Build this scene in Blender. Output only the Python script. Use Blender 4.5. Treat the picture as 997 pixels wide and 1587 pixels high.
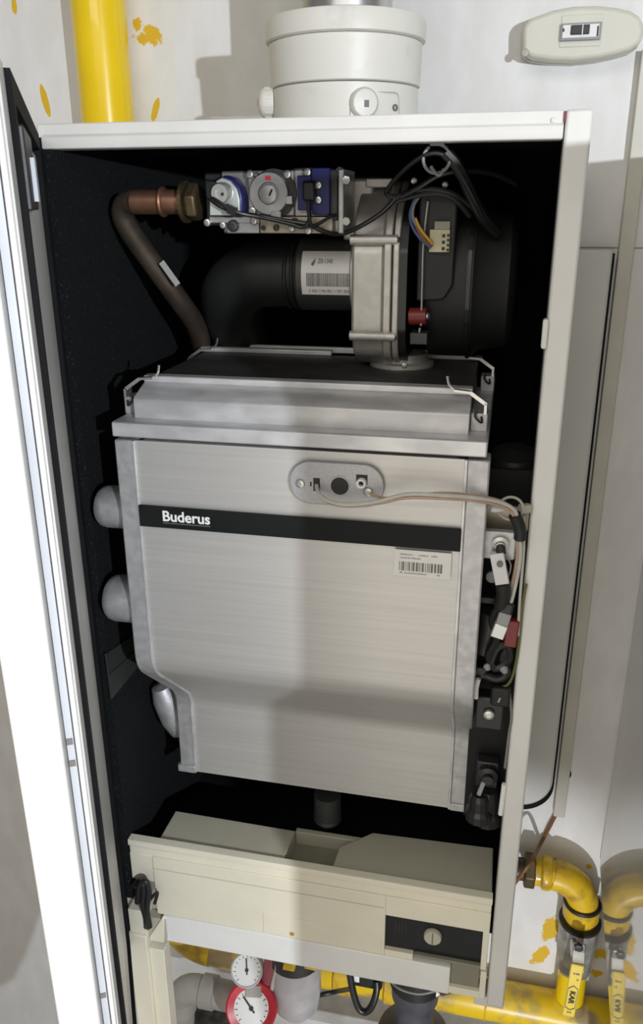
import bpy, bmesh, math, random
from mathutils import Vector, Matrix
random.seed(7)
for o in list(bpy.data.objects): bpy.data.objects.remove(o)
SC = bpy.context.scene
COL = SC.collection

# ------------------------------------------------------------------ camera
# world: X right along the wall, Y into the wall, Z up; origin = top centre of the boiler casing's front frame
FPX = 1275.9
CAM = Vector((.1943, -.7735, -.0727))
PAN, TILT, ROLL = .2205, .357, -.0047
cf = Vector((-math.sin(PAN)*math.cos(TILT), math.cos(PAN)*math.cos(TILT), -math.sin(TILT)))
cr0 = Vector((math.cos(PAN), math.sin(PAN), 0)); cu0 = cr0.cross(cf)
cr = cr0*math.cos(ROLL)+cu0*math.sin(ROLL); cu = -cr0*math.sin(ROLL)+cu0*math.cos(ROLL)
cd = bpy.data.cameras.new('camera'); cam = bpy.data.objects.new('camera', cd); COL.objects.link(cam)
cd.sensor_fit = 'VERTICAL'; cd.sensor_height = 24; cd.lens = 24*FPX/1587; cd.clip_start = .01
cam.matrix_world = Matrix(((cr.x, cu.x, -cf.x, CAM.x), (cr.y, cu.y, -cf.y, CAM.y), (cr.z, cu.z, -cf.z, CAM.z), (0, 0, 0, 1)))
SC.camera = cam

# ------------------------------------------------------------------ world, lights, exposure
w = bpy.data.worlds.new('world'); SC.world = w; w.use_nodes = True
bg = w.node_tree.nodes['Background']; bg.inputs[0].default_value = (1, .95, .86, 1); bg.inputs[1].default_value = .21
def lamp(name, kind, loc, energy, col, **kw):
    l = bpy.data.lights.new(name, kind); l.energy = energy; l.color = col
    for k, v in kw.items(): setattr(l, k, v)
    o = bpy.data.objects.new(name, l); COL.objects.link(o); o.location = loc
    return o
def aim(o, t): o.rotation_euler = (Vector(t)-o.location).to_track_quat('-Z', 'Y').to_euler()
lamp('key_lamp', 'POINT', (1.06, -1.6, .04), 108, (.88, .93, 1), shadow_soft_size=.012)
cl = lamp('overhead_fill', 'AREA', (-.1, -1.5, .75), 9, (1, .95, .88), shape='RECTANGLE', size=1.2, size_y=.6); aim(cl, (0, 0, -.6))  # added soft fill from above for ambient and metal sheen, no known fixture
dl = lamp('front_fill', 'AREA', (.06, -1.05, -.72), 3.8, (1, .93, .82), shape='RECTANGLE', size=.6, size_y=1.3); dl.rotation_euler = (math.pi/2, 0, 0)  # added tall fill behind the camera to lift shaded fronts, no known opening
sp = lamp('low_fill_spot', 'SPOT', (.39, -.6, -1.50), 23, (.93, .95, 1), spot_size=.9, spot_blend=.5, shadow_soft_size=.01); aim(sp, (.16, .45, -1.42))  # added spot to brighten the wall and pipes by the yellow elbow
vs = SC.view_settings; vs.view_transform = 'Standard'; vs.look = 'None'; vs.exposure = .07; vs.gamma = 1; vs.use_curve_mapping = False

# ------------------------------------------------------------------ helpers
def P(px, py, Y=None, X=None, Z=None):
    "photo pixel -> point of the place at a known depth / side / height"
    v = cf+cr*((px-498.5)/FPX)+cu*((793.5-py)/FPX)
    t = (Y-CAM.y)/v.y if Y is not None else (X-CAM.x)/v.x if X is not None else (Z-CAM.z)/v.z
    return CAM+v*t
def RP(px, p): return px*((Vector(p)-CAM).dot(cf))/FPX
def V(*a): return Vector(a)
X_, Y_, Z_ = V(1, 0, 0), V(0, 1, 0), V(0, 0, 1)

class MB:
    def __init__(s): s.v = []; s.f = []
    def add(s, vs, fs):
        n = len(s.v); s.v += [tuple(q) for q in vs]; s.f += [tuple(i+n for i in f) for f in fs]; return s
    def hexa(s, q): return s.add(q, [(0, 1, 2, 3), (7, 6, 5, 4), (0, 4, 5, 1), (1, 5, 6, 2), (2, 6, 7, 3), (3, 7, 4, 0)])
    def box(s, x0, x1, y0, y1, z0, z1):
        return s.hexa([(x0, y0, z0), (x1, y0, z0), (x1, y1, z0), (x0, y1, z0), (x0, y0, z1), (x1, y0, z1), (x1, y1, z1), (x0, y1, z1)])
    def obox(s, c, ax, ay, az, sx, sy, sz):
        c = Vector(c); ax, ay, az = [Vector(a).normalized() for a in (ax, ay, az)]
        q = [c+ax*sx*i/2+ay*sy*j/2+az*sz*k/2 for k in (-1, 1) for i, j in ((-1, -1), (1, -1), (1, 1), (-1, 1))]
        return s.hexa(q)
    def bar(s, a, b, wd, th, up=Z_):
        a, b = Vector(a), Vector(b); d = b-a; n = d.cross(Vector(up))
        return s.obox((a+b)/2, d, n, n.cross(d), d.length, wd, th)
    def prism(s, pts, a, b, axis):
        "pts: polygon in the two other axes in cyclic order; axis 0: (y,z), 1: (x,z), 2: (x,y)"
        def m(p, t): return (t, p[0], p[1]) if axis == 0 else (p[0], t, p[1]) if axis == 1 else (p[0], p[1], t)
        n = len(pts)
        return s.add([m(p, a) for p in pts]+[m(p, b) for p in pts], [tuple(range(n)), tuple(range(2*n-1, n-1, -1))]+[(i, (i+1) % n, n+(i+1) % n, n+i) for i in range(n)])
    def strip(s, prof, th, a, b):
        "sheet of thickness th following a (y,z) profile, extruded along x from a to b"
        n = len(prof); back = []
        for i, (y, z) in enumerate(prof):
            p, q = prof[max(i-1, 0)], prof[min(i+1, n-1)]
            t = Vector((q[0]-p[0], q[1]-p[1])).normalized(); back.append((y-t.y*th, z+t.x*th))
        for i in range(n-1):
            q = [prof[i], prof[i+1], back[i+1], back[i]]
        pts = list(prof)+back[::-1]
        vs = [(a, *p) for p in pts]+[(b, *p) for p in pts]; m = 2*n
        fs = []
        for i in range(n-1):
            j = m-1-i
            fs += [(i, i+1, m+i+1, m+i), (j, j-1, m+j-1, m+j), (i, i+1, j-1, j), (m+i, m+i+1, m+j-1, m+j)]
        fs += [(0, m-1, 2*m-1, m), (n-1, n, m+n, m+n-1)]
        return s.add(vs, fs)
    def lathe(s, prof, o, d, seg=28, a0=0, a1=2*math.pi):
        o = Vector(o); d = Vector(d).normalized(); u = d.orthogonal().normalized(); w_ = d.cross(u)
        full = abs(a1-a0-2*math.pi) < 1e-6; k = seg if full else seg+1; vs = []; fs = []
        for r, h in prof:
            for i in range(k):
                t = a0+(a1-a0)*i/seg; vs.append(o+d*h+(u*math.cos(t)+w_*math.sin(t))*r)
        for j in range(len(prof)-1):
            for i in range(seg):
                i2 = (i+1) % k; fs.append((j*k+i, j*k+i2, (j+1)*k+i2, (j+1)*k+i))
        ring = len(prof) == 4 and prof[0][0] == prof[3][0] and prof[0][1] == prof[1][1] and prof[2][1] == prof[3][1]
        if ring:
            for i in range(seg):
                i2 = (i+1) % k; fs.append((3*k+i, 3*k+i2, i2, i))
        elif full:
            if prof[0][0] > 1e-6: fs.append(tuple(range(k)))
            if prof[-1][0] > 1e-6: fs.append(tuple((len(prof)-1)*k+i for i in range(k)))
        return s.add(vs, fs)
    def cyl(s, a, b, r, seg=24, r2=None):
        a, b = Vector(a), Vector(b); return s.lathe([(r, 0), (r if r2 is None else r2, (b-a).length)], a, b-a, seg)
    def tube(s, pts, r, seg=10, sub=6, cap=True):
        pts = smooth(pts, sub) if sub > 1 else [Vector(p) for p in pts]
        n = len(pts); u = None; vs = []; fs = []
        for i, p in enumerate(pts):
            t = (pts[min(i+1, n-1)]-pts[max(i-1, 0)]).normalized()
            u = t.orthogonal() if u is None else u-t*u.dot(t)
            u.normalize(); w_ = t.cross(u); rr = r(i/(n-1)) if callable(r) else r
            for k in range(seg):
                a = 2*math.pi*k/seg; vs.append(p+(u*math.cos(a)+w_*math.sin(a))*rr)
        for i in range(n-1):
            for k in range(seg): fs.append((i*seg+k, i*seg+(k+1) % seg, (i+1)*seg+(k+1) % seg, (i+1)*seg+k))
        if cap: fs += [tuple(range(seg)), tuple((n-1)*seg+k for k in range(seg))]
        return s.add(vs, fs)
    def torus(s, c, d, R, r, seg=36, rs=10, a0=0, a1=2*math.pi):
        c = Vector(c); d = Vector(d).normalized(); u = d.orthogonal().normalized(); w_ = d.cross(u)
        n = seg+1
        return s.tube([c+(u*math.cos(a0+(a1-a0)*i/seg)+w_*math.sin(a0+(a1-a0)*i/seg))*R for i in range(n)], r, rs, 1)

def smooth(pts, sub=6):
    p = [Vector(q) for q in pts]
    if len(p) < 3: return p
    out = []
    for i in range(len(p)-1):
        a, b, c, d = p[max(i-1, 0)], p[i], p[i+1], p[min(i+2, len(p)-1)]
        for k in range(sub):
            t = k/sub; out.append(.5*((2*b)+(c-a)*t+(2*a-5*b+4*c-d)*t*t+(3*b-a-3*c+d)*t**3))
    return out+[p[-1]]
def fillet(pts, rads, seg=6):
    "round the corners of an open 2-D polyline"
    out = [pts[0]]
    for i in range(1, len(pts)-1):
        r = rads[i-1]; p = Vector(pts[i]); a = Vector(pts[i-1])-p; b = Vector(pts[i+1])-p
        if r <= 0: out.append(tuple(p)); continue
        th = a.angle(b); L = min(r/math.tan(th/2), a.length*.49, b.length*.49); A = p+a.normalized()*L; B = p+b.normalized()*L
        for k in range(seg+1):
            t = k/seg; out.append(tuple((1-t)**2*A+2*t*(1-t)*p+t*t*B))
    return out+[pts[-1]]
def rrect(x0, x1, z0, z1, r, seg=5):
    o = []
    for cx, cz, a in ((x1-r, z1-r, 0), (x0+r, z1-r, 90), (x0+r, z0+r, 180), (x1-r, z0+r, 270)):
        for k in range(seg+1):
            t = math.radians(a+90*k/seg); o.append((cx+r*math.cos(t), cz+r*math.sin(t)))
    return o
def place(o, parent):
    COL.objects.link(o)
    if parent is not None:
        o.parent = parent; o.matrix_parent_inverse = Matrix.Translation(-Vector(LOC.get(parent.name, (0, 0, 0))))
LOC = {}
def obj(name, mb, mat, parent=None, bevel=0, sm=False, label=None, seg=2):
    me = bpy.data.meshes.new(name)
    me.from_pydata(mb.v, [], mb.f); bm = bmesh.new(); bm.from_mesh(me); bmesh.ops.recalc_face_normals(bm, faces=bm.faces); bm.to_mesh(me); bm.free()
    me.materials.append(M[mat])
    o = bpy.data.objects.new(name, me); place(o, parent)
    if bevel:
        b = o.modifiers.new('bevel', 'BEVEL'); b.width = bevel; b.segments = seg; b.limit_method = 'ANGLE'; b.angle_limit = .6
    if sm or bevel:
        for p in me.polygons: p.use_smooth = True
        me.set_sharp_from_angle(angle=.7)
    if label: o['label'] = label
    return o
def thing(name, label, cat, loc, group=None):
    o = bpy.data.objects.new(name, None); COL.objects.link(o); o.location = loc; LOC[o.name] = tuple(loc); o.empty_display_size = .02
    o['label'] = label; o['category'] = cat
    if group: o['group'] = group
    return o
def tag(o, label, cat, group=None):
    o['label'] = label; o['category'] = cat
    if group: o['group'] = group
    return o
def struct(o): o['kind'] = 'structure'; return o
def text(name, body, size, loc, xa, ya, mat, parent, sx=1, ext=.0002, bold=0):
    c = bpy.data.curves.new(name, 'FONT'); c.body = body; c.size = size; c.extrude = ext; c.offset = bold; c.align_x = 'LEFT'
    t = bpy.data.objects.new(name, c); COL.objects.link(t)
    bpy.context.view_layer.update()
    me = bpy.data.meshes.new_from_object(t); bpy.data.objects.remove(t)
    xa = Vector(xa).normalized(); ya = Vector(ya).normalized(); n = xa.cross(ya); loc = Vector(loc)
    for v in me.vertices: v.co = loc+xa*v.co.x*sx+ya*v.co.y+n*v.co.z
    me.materials.clear(); me.materials.append(M[mat]); o = bpy.data.objects.new(name, me); place(o, parent); return o
_scr = {}
def screw(parent, loc, n, r, mat='bright', name='screw', kind='pan'):
    key = (kind, mat)
    if key not in _scr:
        m = MB()
        if kind == 'hex': m.lathe([(1, 0), (1, .62), (.9, .7)], (0, 0, 0), Z_, 6)
        else: m.lathe([(1, 0), (1, .35), (.85, .6), (.45, .7)], (0, 0, 0), Z_, 14)
        m.box(-.45, .45, -.1, .1, .68, .76)
        me = bpy.data.meshes.new('screw'); me.from_pydata(m.v, [], m.f); me.materials.append(M[mat]); _scr[key] = me
    o = bpy.data.objects.new(name, _scr[key]); place(o, parent)
    o.location = loc; o.scale = (r, r, r); o.rotation_euler = Vector(n).to_track_quat('Z', 'Y').to_euler(); return o
def barcode(name, p, xa, ya, L, h, n, mat, parent, seed):
    rr = random.Random(seed); m = MB(); xa = Vector(xa).normalized(); ya = Vector(ya).normalized(); nn = xa.cross(ya); x = 0; u = L/n
    while x < L-2*u:
        wd = u*rr.choice((.7, .7, 1.4, 2.1)); m.obox(Vector(p)+xa*(x+wd/2)+ya*h/2, xa, ya, nn, wd, h, .0003); x += wd+u*rr.choice((.7, .7, 1.3))
    return obj(name, m, mat, parent)

# ------------------------------------------------------------------ materials
M = {}
def mat(name, col, rough=.5, metal=0., bump=0., scale=60., var=0., col2=None, stretch=(1, 1, 1), coat=0., spec=.5, alpha=1., trans=0., fac=(.4, .65)):
    m = bpy.data.materials.new(name); m.use_nodes = True; nt = m.node_tree; N = nt.nodes; L = nt.links; b = N['Principled BSDF']
    b.inputs['Roughness'].default_value = rough; b.inputs['Metallic'].default_value = metal; b.inputs['Coat Weight'].default_value = coat
    b.inputs['Specular IOR Level'].default_value = spec; b.inputs['Transmission Weight'].default_value = trans; b.inputs['Alpha'].default_value = alpha
    tc = N.new('ShaderNodeTexCoord'); mp = N.new('ShaderNodeMapping'); mp.inputs['Scale'].default_value = stretch; L.new(tc.outputs['Object'], mp.inputs[0])
    nz = N.new('ShaderNodeTexNoise'); nz.inputs['Scale'].default_value = scale; nz.inputs['Detail'].default_value = 5; L.new(mp.outputs[0], nz.inputs['Vector'])
    c2 = col2 if col2 else tuple(c*(1-var) for c in col)
    rp = N.new('ShaderNodeValToRGB'); rp.color_ramp.elements[0].position = fac[0]; rp.color_ramp.elements[1].position = fac[1]
    rp.color_ramp.elements[0].color = (*c2, 1); rp.color_ramp.elements[1].color = (*col, 1); L.new(nz.outputs['Fac'], rp.inputs[0]); L.new(rp.outputs[0], b.inputs['Base Color'])
    if bump:
        bp = N.new('ShaderNodeBump'); bp.inputs['Strength'].default_value = bump; bp.inputs['Distance'].default_value = .002; L.new(nz.outputs['Fac'], bp.inputs['Height']); L.new(bp.outputs[0], b.inputs['Normal'])
    M[name] = m; return m
def wall_mat():
    m = mat('wall_paint', (.80, .80, .80), .55, bump=.25, scale=26, col2=(.74, .735, .72), stretch=(1, 1, .45))
    nt = m.node_tree; N = nt.nodes; L = nt.links; b = N['Principled BSDF']; base = b.inputs['Base Color'].links[0].from_socket
    geo = N.new('ShaderNodeNewGeometry'); sep = N.new('ShaderNodeSeparateXYZ'); L.new(geo.outputs['Position'], sep.inputs[0])
    nz = N.new('ShaderNodeTexNoise'); nz.inputs['Scale'].default_value = 95; nz.inputs['Detail'].default_value = 8; nz.inputs['Roughness'].default_value = .8; L.new(geo.outputs['Position'], nz.inputs['Vector'])
    def mt(op, a, c=None):
        n = N.new('ShaderNodeMath'); n.operation = op
        for i, q in enumerate((a, c)):
            if q is None: continue
            if isinstance(q, (int, float)): n.inputs[i].default_value = q
            else: L.new(q, n.inputs[i])
        return n.outputs[0]
    tot = None
    # yellow paint left on the wall by whoever painted the pipes: (centre px, half size px, noise, lean)
    for (px, py, a, c, k, lean) in ((212, 38, 9, 12, 1.3, 0), (235, 50, 16, 16, 1.3, -.6), (228, 60, 26, 12, 1.6, -.35), (70, 156, 6, 24, .25, -.18), (241, 170, 6, 18, .3, .35), (22, 8, 5, 14, .6, 0),
                                    (853, 1440, 14, 30, .9, .1), (838, 1480, 13, 24, 1.0, .35), (932, 1478, 26, 16, 1.7, 0), (925, 1508, 12, 10, 1.4, 0), (913, 1343, 5, 5, .5, 0)):
        p = P(px, py, Y=.45); s = RP(1, p); dx = mt('SUBTRACT', sep.outputs[0], p.x); dz = mt('SUBTRACT', sep.outputs[2], p.z)
        dx = mt('SUBTRACT', dx, mt('MULTIPLY', dz, lean))
        q = mt('SQRT', mt('ADD', mt('POWER', mt('DIVIDE', dx, a*s), 2), mt('POWER', mt('DIVIDE', dz, c*s), 2)))
        q = mt('ADD', q, mt('MULTIPLY', mt('SUBTRACT', nz.outputs['Fac'], .42), k*2.2))
        g = mt('LESS_THAN', q, 1.0); tot = g if tot is None else mt('MAXIMUM', tot, g)
    mx = N.new('ShaderNodeMix'); mx.data_type = 'RGBA'; L.new(tot, mx.inputs[0]); L.new(base, mx.inputs[6]); mx.inputs[7].default_value = (.72, .46, .02, 1); L.new(mx.outputs[2], b.inputs['Base Color'])
wall_mat()
mat('floor_tile', (.45, .42, .38), .4, var=.2, scale=8)
mat('enamel', (.70, .695, .675), .35, var=.06, scale=14, coat=.2)
mat('enamel_bar_lit', (.84, .84, .83), .35, var=.05, scale=14)  # lighter copy of enamel, bright light on the cross bar put into its colour
mat('chrome', (.88, .88, .87), .25, .75, var=.08, scale=60)
mat('enamel_edge', (.70, .69, .66), .4, var=.1, scale=20)
mat('lip_grey', (.50, .53, .58), .4, var=.1, scale=20)
mat('fridge_white', (.62, .62, .60), .06, var=.05, scale=5, coat=.6)
mat('foam', (.055, .06, .06), .95, bump=.8, scale=330, col2=(.009, .011, .012), spec=.15, fac=(.60, .78))
mat('sheet_dark', (.012, .012, .013), .6, var=.3, scale=20, spec=.3)
mat('rubber', (.010, .010, .011), .75, var=.3, scale=40, spec=.15)
mat('front_steel', (.63, .62, .605), .52, .68, bump=.05, scale=60, var=.10, stretch=(.08, 1, 4), fac=(.3, .7))
mat('cast_alu', (.56, .56, .57), .5, .6, bump=.3, scale=90, var=.18)
mat('lid_alu', (.68, .68, .69), .45, .5, bump=.15, scale=45, var=.22, stretch=(.5, 1, 1))
mat('lid_dark', (.10, .10, .10), .5, .6, var=.3, scale=25)
mat('fan_alu', (.58, .56, .525), .5, .6, bump=.15, scale=90, var=.12)
mat('bright', (.60, .60, .58), .35, .9, var=.15, scale=80)
mat('plate_alu', (.46, .46, .475), .5, .6, bump=.15, scale=300, var=.08)
mat('band_black', (.010, .012, .012), .6, var=.2, scale=30, spec=.2)
mat('print_white', (.85, .86, .85), .5)
mat('print_grey', (.16, .155, .15), .6)
mat('print_dark', (.02, .02, .02), .6)
mat('print_red', (.7, .03, .05), .5)
mat('sticker', (.74, .73, .71), .45, var=.04, scale=30)
mat('cream', (.83, .79, .65), .42, var=.07, scale=12, coat=.1)
mat('cream_box', (.50, .48, .38), .5, var=.08, scale=10)
mat('olive_box', (.27, .26, .20), .55, var=.15, scale=16)
mat('black_plastic', (.012, .013, .014), .38, var=.2, scale=30)
mat('display_black', (.010, .012, .013), .3, var=.2, scale=20)
mat('motor_plastic', (.010, .011, .011), .6, var=.2, scale=20)
mat('hose_black', (.016, .018, .018), .5, var=.25, scale=30)
mat('tube_grey', (.055, .06, .058), .5, .3, var=.15, scale=20)
mat('copper', (.42, .22, .14), .42, .8, var=.35, scale=30, bump=.1)
mat('copper_dull', (.11, .085, .065), .5, .6, var=.4, scale=26, bump=.1)
mat('brass', (.17, .13, .07), .5, .8, var=.3, scale=50)
mat('valve_alu', (.52, .52, .52), .38, .75, var=.2, scale=60, bump=.1)
mat('valve_yellowish', (.46, .41, .32), .42, .7, var=.2, scale=50)
mat('zinc_plate', (.62, .66, .64), .35, .5, var=.06, scale=30)
mat('blue_plastic', (.018, .02, .14), .35, var=.2, scale=20)
mat('dark_metal', (.07, .07, .07), .45, .7, var=.3, scale=40)
mat('clip_grey', (.30, .31, .32), .45, var=.1, scale=30)
mat('clip_cream', (.45, .44, .37), .45, var=.1, scale=30)
mat('connector_cream', (.50, .46, .30), .45, var=.2, scale=60)
mat('red_plastic', (.20, .02, .02), .4, var=.2, scale=30)
mat('red_gauge', (.55, .02, .04), .3, var=.1, scale=30, coat=.3)
mat('gauge_face', (.80, .80, .79), .35, var=.03, scale=20)
mat('gauge_white', (.66, .67, .68), .35, var=.06, scale=20)
mat('wire_pink', (.50, .36, .26), .5, var=.15, scale=60)
mat('wire_white', (.55, .54, .50), .45, var=.1, scale=60)
mat('wire_grey', (.22, .22, .21), .5, var=.2, scale=60)
mat('wire_blue', (.05, .09, .22), .45)
mat('wire_brown', (.20, .09, .03), .45)
mat('wire_amber', (.50, .28, .04), .45)
mat('wire_green', (.13, .14, .05), .45)
mat('yellow_paint', (.95, .66, .004), .28, var=.06, scale=14, coat=.4)
mat('yellow_worn', (.76, .50, .015), .38, bump=.3, scale=42, col2=(.40, .25, .03), coat=.2, fac=(.30, .55))
mat('yellow_dirty', (.80, .55, .012), .35, bump=.2, scale=16, col2=(.32, .24, .12), fac=(.38, .54))
mat('yellow_handle', (.83, .62, .05), .3, var=.08, scale=30, coat=.3)
mat('flue_white', (.66, .65, .60), .42, var=.22, scale=24, fac=(.24, .40))
mat('stainless', (.55, .55, .55), .3, .9, var=.2, scale=12, stretch=(6, 6, .2))
mat('switch_cream', (.66, .65, .57), .4, var=.05, scale=20)
mat('trunk', (.62, .60, .52), .45, var=.08, scale=18)
mat('panel_white', (.70, .70, .68), .4, var=.05, scale=9)
mat('pvc_grey', (.40, .38, .345), .5, var=.15, scale=24)
mat('bowl_plastic', (.50, .48, .49), .25, var=.15, scale=30, alpha=.88)
mat('pump_grey', (.085, .085, .10), .45, .2, var=.25, scale=30)
mat('valve_grey', (.56, .55, .52), .42, .5, var=.4, scale=40, bump=.2)
mat('pink_hose', (.40, .10, .13), .45, var=.2, scale=40)
mat('ledge_grey', (.50, .49, .47), .5, var=.2, scale=30)
mat('debris', (.05, .047, .04), .9, bump=1, scale=60, col2=(.015, .015, .012))
YW = .45

# ------------------------------------------------------------------ the setting
# wall with one horizontal joint at z = -.129
zj = -.129
m = MB().prism([(YW, -2.05), (YW, zj-.0012), (YW+.004, zj), (YW, zj+.0012), (YW, .9), (YW+.08, .9), (YW+.08, -2.05)], -2.2, 2.2, 0)
struct(obj('wall_back', m, 'wall_paint'))
struct(obj('floor', MB().box(-2.2, 2.2, -2.6, YW+.08, -2.10, -2.05), 'floor_tile'))

# refrigerator standing against the wall at the right: only its glossy side shows
fx = .419
n1 = P(946, 1587, X=fx); nb = P(931, 1338, X=fx)
fr = thing('refrigerator', 'tall white appliance with a glossy side mirroring the yellow elbow, at the right edge', 'refrigerator', (fx+.3, 0, -2.05))
prof = [(-.61, -2.03), (-.61, -.011), (YW-.004, -.011), (YW-.004, nb.z+.01), (nb.y+.002, nb.z-.01), (n1.y, n1.z), (n1.y-.03, -2.03)]
obj('cabinet_body', MB().prism(prof, fx, fx+.58, 0), 'fridge_white', fr, .004)
obj('door', MB().box(fx, fx+.58, -.65, -.615, -2.0, -.011), 'fridge_white', fr, .004)
for x in (fx+.05, fx+.53):
    for y in (-.4, .18): obj('foot', MB().cyl((x, y, -2.05), (x, y, -2.02), .02, 12), 'black_plastic', fr)

# rounded white cover board on the wall behind the boiler
cp = thing('cover_board', 'white wall board with a rounded lower corner and black seal, right behind the boiler', 'panel', (.1, YW, -1.05))
zb = P(815, 1250, Y=.42).z
def rc(x1, z0, z1, r):
    return [(.2535, z1), (.2535, z0)]+[(x1-r+r*math.cos(t), z0+r+r*math.sin(t)) for t in [math.radians(-90+90*k/10) for k in range(11)]]+[(x1, z1)]
obj('board', MB().prism(rc(.323, zb, zj-.001, .055), .42, .44, 1), 'panel_white', cp, .004)
obj('seal', MB().prism(rc(.326, zb-.012, zj-.006, .057), .425, .4495, 1), 'rubber', cp)

# ------------------------------------------------------------------ boiler casing
bc = thing('boiler_casing', 'white metal boiler casing with open hinged door and black foam lining', 'boiler', (0, .2, -1.008))
H = 1.008
obj('top_rail', MB().prism([(0, -.0115), (0, -.021), (.001, -.0225), (.022, -.0225), (.022, 0), (.003, 0), (.0025, -.0105)], -.252, .2275, 0), 'enamel', bc, .0012)
obj('side_rail', MB().box(.2285, .25, 0, .03, -H-.002, 0), 'enamel', bc, .0025)
obj('side_rail', MB().box(-.252, -.2495, 0, .03, -H, -.0005), 'enamel', bc, .002)
obj('rail_gasket', MB().box(-.2530, -.2485, -.003, .001, -H, -.012), 'rubber', bc)
obj('corner_gap', MB().box(.2272, .2288, .0008, .018, -.0095, -.0012), 'red_plastic', bc)
obj('side_sheet', MB().box(.2485, .25, .03, .43, -H, 0), 'enamel', bc)
obj('side_sheet', MB().box(-.252, -.2505, .03, .43, -H, 0), 'enamel', bc)
obj('top_sheet', MB().box(-.25, .2485, .022, .43, -.0035, -.001), 'enamel', bc)
obj('back_sheet', MB().box(-.25, .2485, .428, .43, -H, -.0035), 'sheet_dark', bc)
obj('side_lining', MB().box(-.2495, -.2395, .001, .418, -.94, -.0157), 'foam', bc)
obj('side_lining', MB().box(.2365, .2485, .031, .418, -.94, -.0157), 'foam', bc)
obj('back_lining', MB().box(-.2395, .2365, .418, .428, -.94, -.012), 'foam', bc)
obj('top_lining', MB().box(-.2395, .2365, .0225, .418, -.0155, -.0035), 'foam', bc)
obj('bottom_plate', MB().box(-.2395, .2365, .06, .428, -.955, -.94), 'sheet_dark', bc)
# lower white cross bar
zt = P(400, 1447, Y=.002).z
obj('cross_bar', MB().box(-.197, .182, -.002, .012, P(420, 1487, Y=0).z, -.957), 'enamel_bar_lit', bc, .0015)
obj('rail_foot', MB().box(.2135, .2495, .002, .03, -1.014, -.999), 'enamel', bc, .001)
# latch tab on the right rail, pressed marks on the top rail
p = P(845, 518, Y=-.002); obj('latch_tab', MB().prism(rrect(.2245, .2295, P(845, 540, Y=0).z, P(845, 494, Y=0).z, .0022), -.004, .006, 1), 'enamel', bc, .0008)
p = P(858, 186, Y=0); screw(bc, (p.x, .0025, p.z), (0, -1, 0), .0022, 'enamel_edge')
# grey bracket strip on the left lining
q = [P(a, b, X=-.2390) for a, b in ((162, 1013), (209, 982), (218, 1026), (171, 1083))]
m = MB().hexa([tuple(v) for v in q]+[(v.x+.002, v.y, v.z) for v in q]); obj('bracket_strip', m, 'tube_grey', bc)
q2 = [q[0].lerp(q[3], .45), q[1].lerp(q[2], .45), q[1].lerp(q[2], .62), q[0].lerp(q[3], .62)]
m = MB().hexa([(v.x+.002, v.y, v.z) for v in q2]+[(v.x+.0035, v.y, v.z) for v in q2]); obj('bracket_rib', m, 'tube_grey', bc)

# hinged door, open about 61 degrees, hinge at the left rail
TH = math.radians(61.45); HP = V(-.252, -.004, 0); D_ = V(math.cos(TH), -math.sin(TH), 0); N_ = V(math.sin(TH), math.cos(TH), 0)
dr = bpy.data.objects.new('door', None); place(dr, bc); dr['label'] = 'open white sheet metal door with black rubber gasket'; LOC[dr.name] = (0, 0, 0)
LOC['door'] = LOC[dr.name]
def dp(s, n, z): return HP+D_*s+N_*n+Z_*z
def dprism(prof, z0, z1):
    n = len(prof); m = MB()
    return m.add([dp(s, q, z0) for s, q in prof]+[dp(s, q, z1) for s, q in prof], [tuple(range(n)), tuple(range(2*n-1, n-1, -1))]+[(i, (i+1) % n, n+(i+1) % n, n+i) for i in range(n)])
obj('door_skin', dprism([(.0, -.036), (.0, -.004), (.46, -.004), (.461, -.009), (.472, -.0105), (.472, -.036)], -1.008, -.004), 'enamel', dr, .0012)
obj('edge_channel', dprism([(.455, -.0085), (.4655, -.0085), (.4655, -.0045), (.455, -.0045)], -1.006, -.006), 'lip_grey', dr)
obj('edge_lip', dprism([(.42, -.004), (.463, -.004), (.463, -.001), (.4585, -.001), (.4585, .0003), (.42, .0003)], -1.006, -.008), 'enamel', dr, .0006)
obj('inner_panel', dprism([(.035, -.004), (.395, -.004), (.395, -.001), (.035, -.001)], -.98, -.03), 'enamel', dr)
gk = MB()
for a, b, z0, z1 in ((.398, .418, -1.004, -.010), (.006, .022, -1.004, -.010)):
    n = len(gk.v); t = dprism([(a, -.004), (b, -.004), (b, .0032), (a, .0032)], z0, z1); gk.add(t.v, t.f)
for z0, z1 in ((-.024, -.010), (-1.004, -.99)):
    t = dprism([(.022, -.004), (.398, -.004), (.398, .0032), (.022, .0032)], z0, z1); gk.add(t.v, t.f)
obj('gasket', gk, 'rubber', dr)
obj('latch_box', dprism([(.26, -.001), (.36, -.001), (.36, .004), (.26, .004)], -.075, -.03), 'dark_metal', dr, .001)
obj('latch_tongue', dprism([(.29, .004), (.32, .004), (.32, .0065), (.29, .0065)], -.07, -.045), 'lip_grey', dr)
for z in (-.36, -.375, -.56): obj('edge_dimple', dprism([(.4655, -.0085), (.4662, -.0085), (.4662, -.0050), (.4655, -.0050)], z-.004, z), 'print_grey', dr)

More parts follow.
